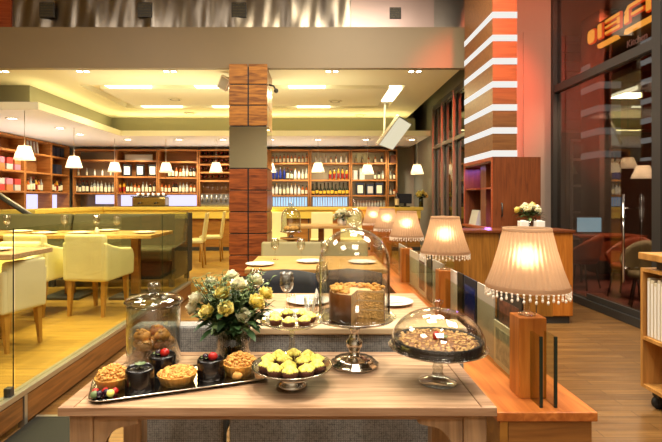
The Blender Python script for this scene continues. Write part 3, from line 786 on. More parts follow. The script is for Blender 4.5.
crate('file_box', XL - .15, 12.05, PZ0 + 1.771, .2, .25, .24, M['box_navy'], 'single dark box on the middle shelf by the bar corner', 'box', None)
for i in range(8):
    bottle(['dark', 'gold', 'amber', 'clear'][i % 4], XL - .14, 10.68 + i * .105, PZ0 + 1.331, f'{DESC[["dark","gold","amber","clear"][i%4]]}, {ORD[i]} from left on the lower left wall shelf', 'bottles on the left wall shelf')
for i in range(7):
    bottle(['gold', 'dark', 'dark', 'amber'][i % 4], XL - .14, 11.7 + i * .1, PZ0 + 1.331, f'{DESC[["gold","dark","dark","amber"][i%4]]}, {ORD[i]} from left on low shelf by bar corner', 'bottles by the bar corner')
# flowers helper --------------------------------------------------
def rose_mesh(mat, r=.035):
    b = MB()
    b.ball((0, 0, .0), (r * .42, r * .42, r * .55), 8, 6)
    for ring, (n, tilt, rad) in enumerate(((3, .25, .5), (4, .5, .72), (5, .85, .95), (6, 1.2, 1.08))):
        for k in range(n):
            a = 2 * PI * k / n + ring * .6
            vs = []; fs = []
            for j in range(5):
                v = j / 4
                for i in range(5):
                    u = (i / 4 - .5) * 2
                    wdt = r * .75 * math.sin(PI * (.18 + .7 * v)) * (1 + .1 * ring)
                    out = r * (.12 + (rad - .12) * math.sin(v * PI / 2)) - abs(u) ** 2 * r * .18
                    if v > .8 and ring > 1: out += r * .16
                    hh = r * (-.75 + v * (1.55 - .25 * ring)) - u * u * r * .12
                    vs.append((math.cos(a) * out - math.sin(a) * u * wdt, math.sin(a) * out + math.cos(a) * u * wdt, hh))
            for j in range(4):
                for i in range(4): fs.append((j * 5 + i, j * 5 + i + 1, j * 5 + i + 6, j * 5 + i + 5))
            b.add(vs, fs, True)
    return b.mesh('rose', mat)
ROSE = rose_mesh(M['rose']); ROSEC = rose_mesh(M['rosec'])
def add_leaf(b, base, dirv, L, W, mi=0, droop=.2):
    d = Vector(dirv).normalized(); up = Vector((0, 0, 1)); s = d.cross(up)
    s = s.normalized() if s.length > .01 else Vector((1, 0, 0)); nrm = s.cross(d)
    vs = []; n = 5
    for i in range(n + 1):
        t = i / n; w = W * math.sin(PI * min(.97, t * .92 + .05)) * .5
        c = Vector(base) + d * L * t - up * droop * L * t * t
        vs += [c - s * w + nrm * w * .3, c, c + s * w + nrm * w * .3]
    fs = []
    for i in range(n):
        for k in (0, 1): fs.append((i * 3 + k, i * 3 + k + 1, i * 3 + k + 4, i * 3 + k + 3))
    b.add(vs, fs, True, None, mi)
def bouquet(label, cat, loc, roses, foli, R, H, seed, stem_len, leafL=.07, sprigs=20, rs=1.0):
    """loc is the base of the stems; roses [(x,y,z,pale)] local"""
    rnd = random.Random(seed)
    t = thing('rose_bouquet', label, cat, loc)
    st = MB()
    for (x, y, z, p) in roses:
        st.tube([(x * .12, y * .12, .01), (x * .2, y * .2, stem_len), (x * .8, y * .8, z * .8 + stem_len * .1), (x, y, z)], .0028, 5)
    st.build('stems', M['stem'], t)
    for (x, y, z, p) in roses:
        o = bpy.data.objects.new('rose', ROSEC if p else ROSE); COL.objects.link(o); o.parent = t; o.location = (x, y, z); o.scale = (rs * rnd.uniform(.9, 1.15),) * 3
        v = Vector((x, y, max(.05, (z - stem_len) * 1.3))).normalized(); o.rotation_euler = v.to_track_quat('Z', 'Y').to_euler()
    lf = MB()
    for k in range(foli):
        a = rnd.uniform(0, 2 * PI); e = rnd.uniform(-.35, 1.2); rr = rnd.uniform(.3, .95)
        base = (math.cos(a) * R * rr * .8, math.sin(a) * R * rr * .8, stem_len + H * rnd.uniform(.0, .75) * (1.1 - rr * .5))
        add_leaf(lf, base, (math.cos(a), math.sin(a), e), leafL * rnd.uniform(.7, 1.3), leafL * .5, 0 if rnd.random() < .8 else 1)
    lf.build('foliage', [M['leaf'], M['leaf2']], t)
    if sprigs:
        sp_ = MB()
        for k in range(sprigs):
            a = rnd.uniform(0, 2 * PI); rr = rnd.uniform(.3, 1.1); top = Vector((math.cos(a) * R * rr, math.sin(a) * R * rr, stem_len + H * rnd.uniform(.5, 1.15)))
            b0 = Vector((top.x * .3, top.y * .3, stem_len))
            sp_.tube([b0, (b0 + top) / 2 + Vector((0, 0, .01)), top], .0014, 4)
            for q in range(9):
                f_ = .4 + .6 * q / 8; c = b0.lerp(top, f_); aa = q * 2.4
                add_leaf(sp_, c, (math.cos(aa), math.sin(aa), .6), .022, .014, 1)
        sp_.build('sprigs', [M['leaf'], M['leaf2']], t)
    return t

# ================================================================== RAISED DINING AREA (left)
for i, (ya, yb, l) in enumerate(((1.3, 2.79, 'nearest clear glass panel of the left railing'), (2.81, 5.48, 'long middle clear glass panel of the left railing'), (5.5, 6.55, 'farthest clear glass panel of the left railing, by the green bench end'))):
    t = thing('glass_balustrade', l, 'glass panel', (-1.765, (ya + yb) / 2, PZ0 + .02), 0, 'glass railing panels')
    hw = (yb - ya) / 2
    MB().box(-.003, .003, -hw, hw, 0, .96).build('pane', M['pane'], t)
    for e_ in (1,): MB().box(-.003, .003, e_ * hw - .0015, e_ * hw + .0015, 0, .96).build('pane_edge', M['glassedge'], t)
    if i < 2: MB().box(-.02, .02, hw - .06, hw - .02, -.002, .05).build('clamp', M['dark'], t, bevel=.004)

def tub_chair(label, loc, rz, fab, s=1.0, grp='cream armchairs on the raised floor'):
    t = thing('dining_armchair', label, 'chair', loc, rz, grp); t.scale = (s, s, s)
    MB().box(-.18, .18, -.2, .26, .35, .49).build('seat', fab, t, bevel=.03, seg=3)
    bk = MB()                                   # back: slightly leaning, padded
    bk.prism([(-.25, .34), (-.16, .34), (-.19, .80), (-.28, .81)], 'X', -.208, .208); bk.build('backrest', fab, t, bevel=.03, seg=3)
    for sgn in (-1, 1):
        a = MB(); poly = [(-.25, .345), (.27, .355)]
        for k in range(9):
            q = k / 8 * PI / 2
            poly.append((.20 + .08 * math.cos(q), .53 + .11 * math.sin(q)))
        poly += [(.02, .655), (-.14, .69), (-.26, .73)]
        xa, xb = (.17, .235) if sgn > 0 else (-.235, -.17)
        a.prism(poly, 'X', xa, xb); a.build('armrest', fab, t, bevel=.022, seg=3)
    for sx in (-1, 1):
        for sy in (-1, 1):
            l = MB(); x, y = sx * .175, (.2 if sy > 0 else -.2)
            vs = []
            for z, w in ((0, .014), (.36, .025)):
                yy = y + (-.03 if sy < 0 else .02) * (1 - z / .36)
                vs += [(x - w, yy - w, z), (x + w, yy - w, z), (x + w, yy + w, z), (x - w, yy + w, z)]
            l.add(vs, [(0, 3, 2, 1), (4, 5, 6, 7), (0, 1, 5, 4), (1, 2, 6, 5), (2, 3, 7, 6), (3, 0, 4, 7)])
            l.build('leg', M['legwood'], t)
    return t
tub_chair('cream armchair with its back to the camera, nearest the glass railing at the long table', (-2.23, 4.92, PZ0), -.12, M['cream'])
tub_chair('cream armchair with its back to the camera, second from the glass railing', (-2.82, 4.9, PZ0), -.08, M['cream'])
tub_chair('pale armchair seen from the side at the left edge, nearest the camera', (-2.45, 3.76, PZ0), 1.3, M['creamw'], .85)
tub_chair('cream armchair facing the camera behind the corner of the nearest table', (-2.80, 4.30, PZ0), PI, M['cream'], .93)

def dining_table(label, x0, x1, y0, y1, z0, mat, th=.04, top=.75, grp='dining tables', legs='pedestal'):
    t = thing('dining_table', label, 'table', ((x0 + x1) / 2, (y0 + y1) / 2, z0), 0, grp)
    hx, hy = (x1 - x0) / 2, (y1 - y0) / 2
    MB().box(-hx, hx, -hy, hy, top - th, top).build('table_top', mat, t, bevel=.006)
    for sx in ((-.55, .55) if hx > .65 else (0,)):
        MB().box(sx * hx - .045, sx * hx + .045, -.045, .045, .03, top - th).build('pedestal', M['barfront'], t, bevel=.006)
        MB().box(sx * hx - .22, sx * hx + .22, -.25, .25, 0, .03).build('base_plate', M['dark'], t, bevel=.006)
    return t
dining_table('long light wood table behind the two cream armchairs', -3.25, -1.83, 5.3, 6.1, PZ0, M['lightwood'])
dining_table('light wood table at the far left in front of the green bench', -4.75, -3.4, 5.3, 6.1, PZ0, M['lightwood'])
dining_table('brown table with only its corner showing at the left edge', -3.45, -2.2, 3.45, 4.0, PZ0, M['table'])

def wine_glass(label, x, y, z, grp='wine glasses', s=1.0):
    t = thing('wine_glass', label, 'wine glass', (x, y, z), 0, grp); t.scale = (s, s, s)
    MB().lathe([(0, .095), (.016, .098), (.032, .115), (.041, .14), (.041, .165), (.034, .21), (.0325, .21), (.039, .165), (.039, .14), (.030, .117), (.014, .101), (0, .099)], 24).build('bowl', M['crystal'], t)
    MB().lathe([(.0038, .005), (.0032, .05), (.005, .096), (0, .097)], 12).build('stem', M['crystal'], t)
    MB().lathe([(0, 0), (.034, 0), (.034, .0015), (.012, .004), (.0038, .009)], 24).build('foot', M['crystal'], t)
    return t
def plate(label, x, y, z, r=.13, napkin=True, grp='white plates'):
    t = thing('dinner_plate', label, 'plate', (x, y, z), 0, grp)
    MB().lathe([(0, 0), (r * .55, 0), (r * .6, .004), (r, .016), (r, .02), (r * .6, .009), (0, .007)], 32).build('dish', M['china'], t)
    if napkin:
        n = thing('folded_napkin', 'folded white napkin on the ' + label, 'napkin', (x, y, z + .0095), .3, 'folded napkins')
        MB().box(-.07, .07, -.035, .035, 0, .01).box(-.065, .062, -.03, .03, .01, .018).build('cloth', M['napkin'], n, bevel=.004)
    return t
zt = PZ0 + .7505
for px, l in ((64.5, 'left of the white salt shaker by a gap'), (96.5, 'right behind the white salt shaker'), (117, 'nearest the glass railing')):
    wine_glass(f'wine glass on the long cream-chair table, {l}', PX(px, 5.75 if px != 117 else 5.6), 5.75 if px != 117 else 5.6, zt)
wine_glass('wine glass on the light table at the far left', PX(7, 5.7), 5.7, zt)
for px, d, l in ((45, 5.5, 'left end of the long cream-chair table'), (80, 5.55, 'middle of the long cream-chair table'), (145, 5.6, 'railing end of the long cream-chair table'), (108, 5.95, 'bench side of the long cream-chair table')):
    plate('white plate on the ' + l, PX(px, d), d, zt)
plate('white plate on the far left light table', PX(21, 5.8), 5.8, zt)
plate('white plate on the corner table at the left edge', -2.5, 3.7, zt)
t = thing('salt_shaker', 'small white salt shaker between two wine glasses on the long table', 'shaker', (PX(97, 5.45), 5.45, zt))
MB().lathe([(0, 0), (.027, 0), (.025, .045), (.02, .06)], 16).build('body', M['china'], t); MB().lathe([(.021, .06), (.016, .075), (0, .078)], 16).build('cap', M['alu'], t)

# banquette
bq = thing('banquette', 'long olive green upholstered bench with high back behind the cream tables', 'bench', (0, 0, PZ0))
for (xa, xb) in ((-6.75, -3.53), (-3.51, -1.88)):
    MB().prism([(6.78, .42), (7.05, .42), (7.08, .92), (6.92, .94)], 'X', xa, xb).build('backrest', M['olive'], bq, bevel=.03, seg=3)
    MB().box(xa, xb, 6.2, 6.8, .34, .5).build('seat', M['olive'], bq, bevel=.04, seg=3)
MB().box(-6.74, -1.9, 6.26, 7.04, .1, .34).build('base', M['olived'], bq)
e = MB(); e.prism([(6.22, .1), (7.08, .1), (7.10, .95), (6.9, .96), (6.75, .56), (6.22, .52)], 'X', -1.88, -1.84); e.build('end_panel', M['olived'], bq, bevel=.01)
for y in (6.28, 7.0): MB().box(-1.93, -1.87, y - .03, y + .03, 0, .1).build('foot', M['dark'], bq)
for x in (-5, -3.5):
    for y in (6.3, 7.0): MB().box(x, x + .06, y - .03, y + .03, 0, .1).build('foot', M['dark'], bq)
# sloping rail behind the banquette
hr = thing('handrail', 'dark sloping metal handrail behind the green bench at the left edge', 'handrail', (-4.9, 7.4, PZ0))
A, B = Vector((-.25, 0, 1.36)), Vector((.55, 0, .84))
MB().tube([A, B], .035).build('rail', M['dark'], hr); MB().tube([A + Vector((0, -.02, .05)), B + Vector((0, -.02, .05))], .018).build('top_strip', M['alu'], hr)
for p_ in (A, B): MB().tube([p_, Vector((p_.x, 0, 0))], .02).build('post', M['dark'], hr)

# slim dining chairs beyond the banquette
def slim_chair(label, loc, rz, fab, grp='pale slim chairs behind the green bench'):
    t = thing('dining_chair', label, 'chair', loc, rz, grp)
    MB().box(-.2, .2, -.2, .2, .41, .47).build('seat', fab, t, bevel=.02)
    MB().prism([(-.2, .45), (-.16, .45), (-.23, .92), (-.26, .92)], 'X', -.19, .19).build('backrest', fab, t, bevel=.015)
    for sx in (-1, 1):
        for sy in (-1, 1): MB().tube([(sx * .17, sy * .17, .42), (sx * .18, sy * .19, 0)], [.018, .012], 8).build('leg', M['legwood'], t)
    return t
slim_chair('pale slim chair right of the green bench, nearer the bench', (-2.12, 8.2, PZ0), PI / 2 + .1, M['cream'])
slim_chair('pale slim chair right of the green bench, nearer the wood column', (-1.98, 9.0, PZ0), PI / 2 + .1, M['cream'])
dining_table('small pale table partly hidden behind the green bench end', -3.3, -2.35, 8.1, 8.9, PZ0, M['lightwood'])
plate('white plate on the small table behind the green bench end', -2.6, 8.4, zt)

# ================================================================== CENTRAL DINING STRIP
bb = thing('banquette', 'low beige bench back across the middle behind the far table', 'bench', (-.02, 5.75, 0))
MB().prism([(.02, .45), (.2, .45), (.2, .82), (.1, .83)], 'X', -.66, .64).build('backrest', M['beige'], bb, bevel=.03, seg=3)
MB().box(-.66, .64, -.45, .15, .3, .46).build('seat', M['beige'], bb, bevel=.03); MB().box(-.62, .6, -.38, .18, 0, .3).build('base', M['olived'], bb)
dining_table('far light wood table set in front of the beige bench', -.62, .6, 4.1, 5.05, 0, M['lightwood'])
dining_table('near light wood table just behind the tweed bench', -.40, .62, 2.32, 3.06, 0, M['table'])
def black_chair(label, loc, rz):
    t = thing('dining_chair', label, 'chair', loc, rz, 'black fabric chairs')
    MB().box(-.2, .2, -.2, .22, .36, .47).build('seat', M['blackfab'], t, bevel=.03, seg=3)
    bk = MB(); n = 10; vs = []
    for j in range(5):
        z = .40 + j / 4 * .42
        for i in range(n + 1):
            a = PI * (i / n - .5) * .62
            vs.append((.25 * math.sin(a) / .83, -.42 + .25 * (1 - math.cos(a)) - .05 * j / 4 + .2, z - .02 * (abs(a)) * (j == 4)))
    fs = [(j * (n + 1) + i, j * (n + 1) + i + 1, (j + 1) * (n + 1) + i + 1, (j + 1) * (n + 1) + i) for j in range(4) for i in range(n)]
    bk.add(vs, fs, True); o = bk.build('backrest', M['blackfab'], t); md = o.modifiers.new('solid', 'SOLIDIFY'); md.thickness = .045
    for sx in (-1, 1):
        for sy in (-1, 1): MB().tube([(sx * .16, sy * .16, .37), (sx * .18, sy * .19, 0)], [.02, .014], 8).build('leg', M['legwood'], t)
    return t
black_chair('black fabric chair between the two tables, left one behind the wine glass', (-.245, 3.36, 0), PI)
black_chair('black fabric chair between the two tables, right one seen through the tall glass dome', (.235, 3.40, 0), PI)
Z = .7505
wine_glass('wine glass on the near table right of the roses', -.165, 2.62, Z, s=.95)
wine_glass('wine glass on the near table half hidden by the roses', -.40 + .05, 2.75, Z, s=.95)
wine_glass('wine glass on the near table left of the tall glass dome', .03, 2.9, Z, s=.95)
wine_glass('wine glass on the far table, left one before the beige bench', PX(275, 4.75), 4.75, Z)
wine_glass('wine glass on the far table, right one before the beige bench', PX(301, 4.75), 4.75, Z)
wine_glass('wine glass on the far table behind the tall dome', PX(325, 4.5), 4.5, Z)
plate('plate on the near table with a glass bowl, behind the tiered stand', -.05, 2.78, Z, napkin=False)
plate('plate on the near table at its left back corner', -.16, 2.42, Z, .12)
plate('plate on the near table under the tall dome view', .42, 2.75, Z)
plate('plate on the far table at its left end', PX(260, 4.35), 4.35, Z)
plate('plate at the right of the far table', PX(310, 4.55), 4.55, Z)
plate('plate on the far table behind the tall dome handle', PX(362, 4.5), 4.5, Z)
t = thing('folded_napkin', 'upright white menu card on the near table behind the tiered stand', 'card', (.0, 2.5, Z), .1)
MB().prism([(-.03, 0), (0, .13), (.03, 0), (.026, 0), (0, .12), (-.026, 0)], 'Y', -.04, .04).build('card', M['napkin'], t)
t = thing('tumbler', 'water tumbler on the near table in front of the folded card', 'glass', (-.03, 2.45, Z))
MB().lathe([(0, 0), (.032, 0), (.037, .10), (.0355, .10), (.031, .006), (0, .006)], 20).build('glass', M['crystal'], t)
# tall candle stands / little cloche on bench back
cc = thing('glass_cloche', 'small glass cloche over pastries on a tall stand behind the beige bench', 'cloche', (PX(291, 6.15), 6.15, 0))
MB().lathe([(0, 0), (.16, 0), (.16, .02), (.03, .05), (.025, .78), (.06, .82), (.14, .84), (.14, .855), (0, .855)], 28).build('stand', M['barfront'], cc)
MB().lathe([(0, .855), (.04, .86), (.03, .875), (.02, .9), (.135, .93), (.14, .94), (0, .94)], 28).build('dish', M['silver'], cc)
MB().lathe([(.125, .945), (.125, 1.12), (.11, 1.18), (.06, 1.23), (.012, 1.245), (.012, 1.25), (.03, 1.27), (.025, 1.3), (0, 1.31)], 28).build('dome', M['jarglass'], cc)
for i in range(5):
    a = i * 1.256
    o = thing('bun', f'small pale pastry under the little cloche, {ORD[i]} round from the right', 'pastry', (PX(291, 6.15) + .06 * math.cos(a), 6.15 + .06 * math.sin(a), .94))
    MB().ball((0, 0, .03), (.045, .045, .035), 10, 7, jit=.08).build('crust', M['crumble'], o)
# a few pale chairs and flowers farther back
slim_chair('pale chair back seen between the beige bench and the bar, left of the far roses', (PX(322, 8.2), 8.2, PZ0), PI, M['cream'], 'pale chairs before the bar')
slim_chair('pale chair before the bar next to the wood column right side', (PX(279, 8.4), 8.4, PZ0), PI + .3, M['cream'], 'pale chairs before the bar')
slim_chair('pale chair before the bar near the lamp row', (PX(352, 8.3), 8.3, PZ0), PI, M['cream'], 'pale chairs before the bar')
dining_table('small pale table with white roses before the bar', -.45, .58, 7.1, 7.8, PZ0, M['lightwood'])
vz = thing('flower_vase', 'low white vase holding white roses before the bar', 'vase', (PX(342, 7.3), 7.3, PZ0 + .751))
MB().lathe([(0, 0), (.06, 0), (.075, .06), (.06, .12), (.054, .12), (.06, .06), (.05, .01), (0, .01)], 20).build('body', M['china'], vz)
bouquet('bunch of white roses in the low vase before the bar', 'flowers', (PX(342, 7.3), 7.3, PZ0 + .765), [(.12 * math.cos(i * 2.4) * (.3 + .7 * i / 9), .12 * math.sin(i * 2.4) * (.3 + .7 * i / 9), .22 - .01 * i, 1) for i in range(10)], 50, .13, .1, 3, .09, .08, 0)
vy = thing('flower_vase', 'narrow dark glass vase of yellow flowers on the right bar end', 'vase', (PX(421, 10.9), 10.9, PZ0 + .971))
MB().lathe([(0, 0), (.05, 0), (.05, .2), (.06, .22), (.05, .2), (.045, .01), (0, .01)], 16).build('body', M['b_green'], vy)
bouquet('bunch of yellow flowers on the right end of the bar', 'flowers', (PX(421, 10.9), 10.9, PZ0 + .985), [(.14 * math.cos(i * 2.4) * (.3 + .7 * i / 8), .14 * math.sin(i * 2.4) * (.3 + .7 * i / 8), .34 - .012 * i, 0) for i in range(9)], 40, .14, .12, 4, .18, .09, 0, 1.2)

# tweed seating behind the display table
tw = thing('tweed_chair', 'grey tweed chair back with rounded corners behind the glass jar', 'chair', (-.60, 2.06, 0))
poly = []
for (cx, cz, a0) in ((.155, .765, 0), (-.155, .765, PI / 2)):
    for k in range(7):
        q = a0 + k / 6 * PI / 2; poly.append((cx + .05 * math.cos(q), cz + .05 * math.sin(q)))
poly += [(-.205, .14), (.205, .14)]
MB().prism(poly, 'Y', -.04, .05).build('backrest', M['tweed'], tw, bevel=.012, seg=3)
MB().box(-.205, .205, .05, .42, .3, .46).build('seat', M['tweed'], tw, bevel=.03)
for sx in (-1, 1):
    for y in (0, .38): MB().box(sx * .18 - .018, sx * .18 + .018, y - .018, y + .018, 0, .3 if y else .14).build('leg', M['legwood'], tw)
tb = thing('tweed_bench', 'grey tweed bench back with pale wood cap behind the cake stands', 'bench', (.12, 2.07, 0))
MB().box(-.49, .5, -.05, .06, .1, .78).build('backrest', M['tweed'], tb, bevel=.008)
MB().box(-.5, .51, -.06, .09, .78, .81).build('cap_rail', M['tweedtop'], tb, bevel=.006)
MB().box(-.49, .5, .06, .22, .3, .45).build('seat', M['tweed'], tb, bevel=.02)
for x in (-.45, .44): MB().box(x, x + .04, -.03, .03, 0, .1).build('foot', M['legwood'], tb)

# ================================================================== DISPLAY TABLE
TX0, TX1, TY0, TY1 = -.747, .519, 1.385, 1.885
dt = thing('display_table', 'pale wood display table with framed top in the foreground carrying the cakes', 'table', ((TX0 + TX1) / 2, (TY0 + TY1) / 2, 0))
hx, hy = (TX1 - TX0) / 2, (TY1 - TY0) / 2
fw = .045
MB().box(-hx + fw, hx - fw, -hy + .002, hy - fw, .724, .748).build('top_panel', M['table'], dt)
MB().box(-hx, -hx + fw - .002, -hy, hy, .722, .75).box(hx - fw + .002, hx, -hy, hy, .722, .75).box(-hx + fw, hx - fw, hy - fw + .003, hy, .722, .75).build('top_frame', M['tabletrim'], dt, bevel=.003)
MB().box(-hx + .0, hx - .0, -hy - .004, -hy + .001, .724, .7495).build('front_edge', M['tabletrim'], dt, bevel=.002)
MB().box(-hx + .03, hx - .03, -hy + .03, -hy + .05, .70, .724).box(-hx + .03, hx - .03, hy - .05, hy - .03, .68, .722).box(-hx + .03, -hx + .05, -hy + .03, hy - .03, .68, .722).box(hx - .05, hx - .03, -hy + .03, hy - .03, .68, .722).build('apron', M['tabletrim'], dt)
for sx in (-1, 1):
    for sy in (-1, 1):
        x, y = sx * (hx - .055), sy * (hy - .055)
        MB().box(x - .034, x + .034, y - .034, y + .034, 0, .722).build('leg', M['tableleg'], dt, bevel=.004)
    cb = MB(); poly = [(0, .70), (.13, .70), (.13, .688)]
    for k in range(7):
        q = PI / 2 + k / 6 * PI / 2
        poly.append((.10 + .07 * math.cos(q), .61 + .07 * math.sin(q)))
    poly += [(.02, .58), (0, .58)]
    xx = sx * (hx - .09)
    cb.prism([(xx - sx * a, z) for a, z in poly], 'Y', -hy + .03, -hy + .055); cb.build('corner_bracket', M['tableleg'], dt)

TZ = .7505
# serving tray ------------------------------------------------------
TA = math.atan2(.18, .476)
tray = thing('serving_tray', 'long shallow silver-rimmed tray of small cakes on the left of the display table', 'tray', (-.445, 1.585, TZ), TA)
L2, W2 = .275, .108
def rr(hx_, hy_, r, n=6):
    out = []
    for (cx, cy, a0) in ((hx_ - r, hy_ - r, 0), (-hx_ + r, hy_ - r, PI / 2), (-hx_ + r, -hy_ + r, PI), (hx_ - r, -hy_ + r, 1.5 * PI)):
        for k in range(n + 1):
            q = a0 + k / n * PI / 2; out.append((cx + r * math.cos(q), cy + r * math.sin(q)))
    return out
MB().prism(rr(L2 - .012, W2 - .012, .03), 'Z', 0, .006).build('base', M['silver'], tray)
rim = MB(); o1, i1 = rr(L2, W2, .04), rr(L2 - .012, W2 - .012, .03); n = len(o1)
vs = [(x, y, .005) for x, y in i1] + [(x, y, .012) for x, y in o1] + [(x, y, .009) for x, y in o1] + [(x, y, .0) for x, y in i1]
fs = [(k * n + i, k * n + (i + 1) % n, ((k + 1) % 4) * n + (i + 1) % n, ((k + 1) % 4) * n + i) for k in range(4) for i in range(n)]
rim.add(vs, fs, True).build('rim', M['silver'], tray)
CZ = TZ + .0065
def choc_cake(label, x, y, r, h, top):
    t = thing('chocolate_cake', label, 'cake', (x, y, CZ), 0, 'round chocolate cakes on the tray')
    MB().lathe([(0, 0), (r, 0), (r * 1.01, .004), (r, h * .9), (r * .97, h * .97), (r * .9, h), (0, h + .002)], 36, rmod=lambda a, z: 1 + .006 * math.sin(9 * a)).build('body', M['choc'], t)
    MB().lathe([(r * 1.01, h * .9), (r * 1.0, h * .99), (r * .88, h + .006), (r * .84, h)], 36, rmod=lambda a, z: 1 + .012 * math.sin(5 * a + 1)).build('glaze_rim', M['choc'], t)
    if top == 'berry':
        MB().ball((.01, -.008, h + .012), (.016, .013, .014), 12, 8).build('strawberry', M['berry'], t); MB().ball((-.016, .0, h + .008), .011, 10, 7).build('dark_fruit', M['darkberry'], t)
    lf = MB()
    for k in range(7):
        a = k * .9 + .3; add_leaf(lf, (-.012 if top == 'berry' else 0, .006, h + .003), (math.cos(a), math.sin(a), .9 if top != 'berry' else .4), .026, .015, 0)
    lf.build('mint_leaves', M['leaf2'], t)
    return t
choc_cake('black glazed round cake with green sprig at the front of the tray', -.553, 1.497, .043, .064, 'leaf')
choc_cake('black glazed round cake with red berry behind it, next to the glass jar', -.525, 1.632, .044, .062, 'berry')
choc_cake('black glazed round cake topped with a red strawberry, toward the tray right end', -.355, 1.598, .043, .060, 'berry')
def tart(label, x, y, r, h, pile):
    t = thing('fruit_tart', label, 'tart', (x, y, CZ), 0, 'golden tarts on the tray')
    MB().lathe([(0, 0), (r * .8, 0), (r * .98, h * .95), (r, h), (r * .93, h), (r * .9, h * .85), (0, h * .85)], 72, rmod=lambda a, z: 1 + .035 * math.cos(22 * a) * (1 if z > 0 else .5)).build('fluted_shell', M['tartshell'], t)
    rnd = random.Random(int(x * 1000)); b = MB()
    for k in range(260):
        a = rnd.uniform(0, 2 * PI); q = math.sqrt(rnd.random()) * r * .9
        z = h * .85 + (pile * (1 - (q / r) ** 2) + .006) * rnd.uniform(.6, 1)
        s_ = rnd.uniform(.003, .0065)
        b.ball((q * math.cos(a), q * math.sin(a), z), (s_, s_ * rnd.uniform(.7, 1.2), s_ * .8), 6, 4, jit=.2)
    b.lathe([(r * .9, h * .82), (r * .6, h * .85 + pile * .55), (r * .3, h * .85 + pile * .8), (0, h * .85 + pile * .88)], 20)
    b.build('crumble_topping', M['crumble'], t)
    return t
tart('golden crumble tart at the left end of the tray', -.645, 1.515, .053, .035, .035)
tart('flat golden tart with fluted edge at the middle front of the tray', -.452, 1.555, .063, .032, .012)
tart('golden crumble tart at the right end of the tray', -.262, 1.633, .058, .038, .034)
bp = [(-.668, 1.447, 'b'), (-.650, 1.432, 'd'), (-.632, 1.443, 'd'), (-.612, 1.452, 'b'), (-.662, 1.427, 'l'), (-.618, 1.437, 'p'), (-.640, 1.452, 'b')]
dsc = dict(b='red raspberry', d='dark blackberry', l='green grape', p='pale physalis berry')
for i, (x, y, k) in enumerate(bp):
    o = MB().ball((0, 0, .011), .0115, 12, 8, jit=.08 if k in 'bd' else 0).build('berry', {'b': M['berry'], 'd': M['darkberry'], 'l': M['leaf2'], 'p': M['frost']}[k]); o.location = (x, y, CZ)
    tag(o, f'{dsc[k]} at the tray left front corner, {ORD[i]} in the little berry heap', 'berry', 'berries on the tray corner')
o = MB().ball((0, 0, .013), (.018, .015, .013), 10, 8, jit=.12).build('macaroon', M['crumble']); o.location = (-.262, 1.545 + .03, CZ); tag(o, 'small pale biscuit lump in front of the right crumble tart', 'biscuit')

# glass jar ----------------------------------------------------------
jar = thing('glass_jar', 'tall clear lidded glass jar of pastries at the back left of the table', 'jar', (-.603, 1.775, TZ))
R = .096
MB().lathe([(0, 0), (R * .96, 0), (R, .006), (R, .205), (R * .97, .215), (R * .95, .215), (R * .965, .2), (R * .965, .012), (0, .010)], 48).build('body', M['jarglass'], jar)
MB().lathe([(R * .93, .205), (R * .93, .218), (R * 1.1, .220), (R * 1.1, .226), (R * .95, .238), (R * .5, .249), (.016, .252), (.014, .258), (.022, .268), (.024, .28), (.018, .290), (0, .293)], 48).build('lid', M['jarglass'], jar)
rnd = random.Random(5)
pp = []
for (z, n, rr_, a_) in ((0, 5, .055, 0), (0, 1, 0, 0), (.036, 5, .05, .6), (.04, 1, 0, 0), (.07, 3, .042, -.5)):
    for k in range(n): pp.append((rr_ * math.cos(a_ + 2 * PI * k / n), rr_ * math.sin(a_ + 2 * PI * k / n), z))
M['pastryb'] = P('brown_pastry', '#a9642a', .55, noise=.4, nscale=45, bump=.6)
for i, (x, y, z) in enumerate(pp):
    o = thing('pastry', f'golden pastry inside the lidded jar, {ORD[i]} of the heap counting from the bottom', 'pastry', (-.603 + x, 1.775 + y, TZ + .0125 + z), rnd.uniform(0, 6), 'pastries in the jar')
    b = MB()
    b.ball((0, 0, .018), (.031, .028, .018), 12, 8, jit=.1)
    for k in range(6):
        a = rnd.uniform(0, 6.28); q = .018 * rnd.random()
        b.ball((q * math.cos(a), q * math.sin(a), .026 + .006 * rnd.random()), (.012, .010, .010), 8, 6, jit=.2)
    b.build('dough', M['pastryb'] if i % 3 == 1 else M['pastry'], o)
    b = MB()
    for k in range(7):
        a = rnd.uniform(0, 6.28); q = .02 * rnd.random(); b.ball((q * math.cos(a), q * math.sin(a), .037), (.006, .005, .004), 6, 4, jit=.2)
    b.build('crumb_topping', M['crumble'] if i % 3 else M['nuts'], o)

# vase of roses ------------------------------------------------------
VX, VY = -.312, 1.79
va = thing('flower_vase', 'clear round glass vase packed with green stems in the middle of the display table', 'vase', (VX, VY, TZ))
MB().lathe([(0, 0), (.06, 0), (.064, .006), (.064, .14), (.06, .14), (.06, .012), (0, .010)], 40).build('body', M['crystal'], va)
MB().lathe([(0, .011), (.0585, .0125), (.0585, .11), (0, .11)], 40).build('water', M['water'], va)
rs = [(-.082, -.095, .19, 0), (-.008, -.11, .205, 0), (.098, -.06, .22, 0), (.128, -.03, .245, 0), (-.03, -.075, .255, 0), (-.135, -.04, .225, 1), (-.15, -.03, .19, 1), (.085, .02, .285, 1), (-.01, .02, .30, 1), (.03, -.06, .285, 1), (-.095, .03, .275, 1), (.05, -.08, .175, 1)]
b_ = bouquet('big bouquet of cream-yellow roses and green sprigs in the glass vase', 'flowers', (VX, VY, TZ + .013), rs, 320, .14, .17, 11, .11, .058, 90, .70)
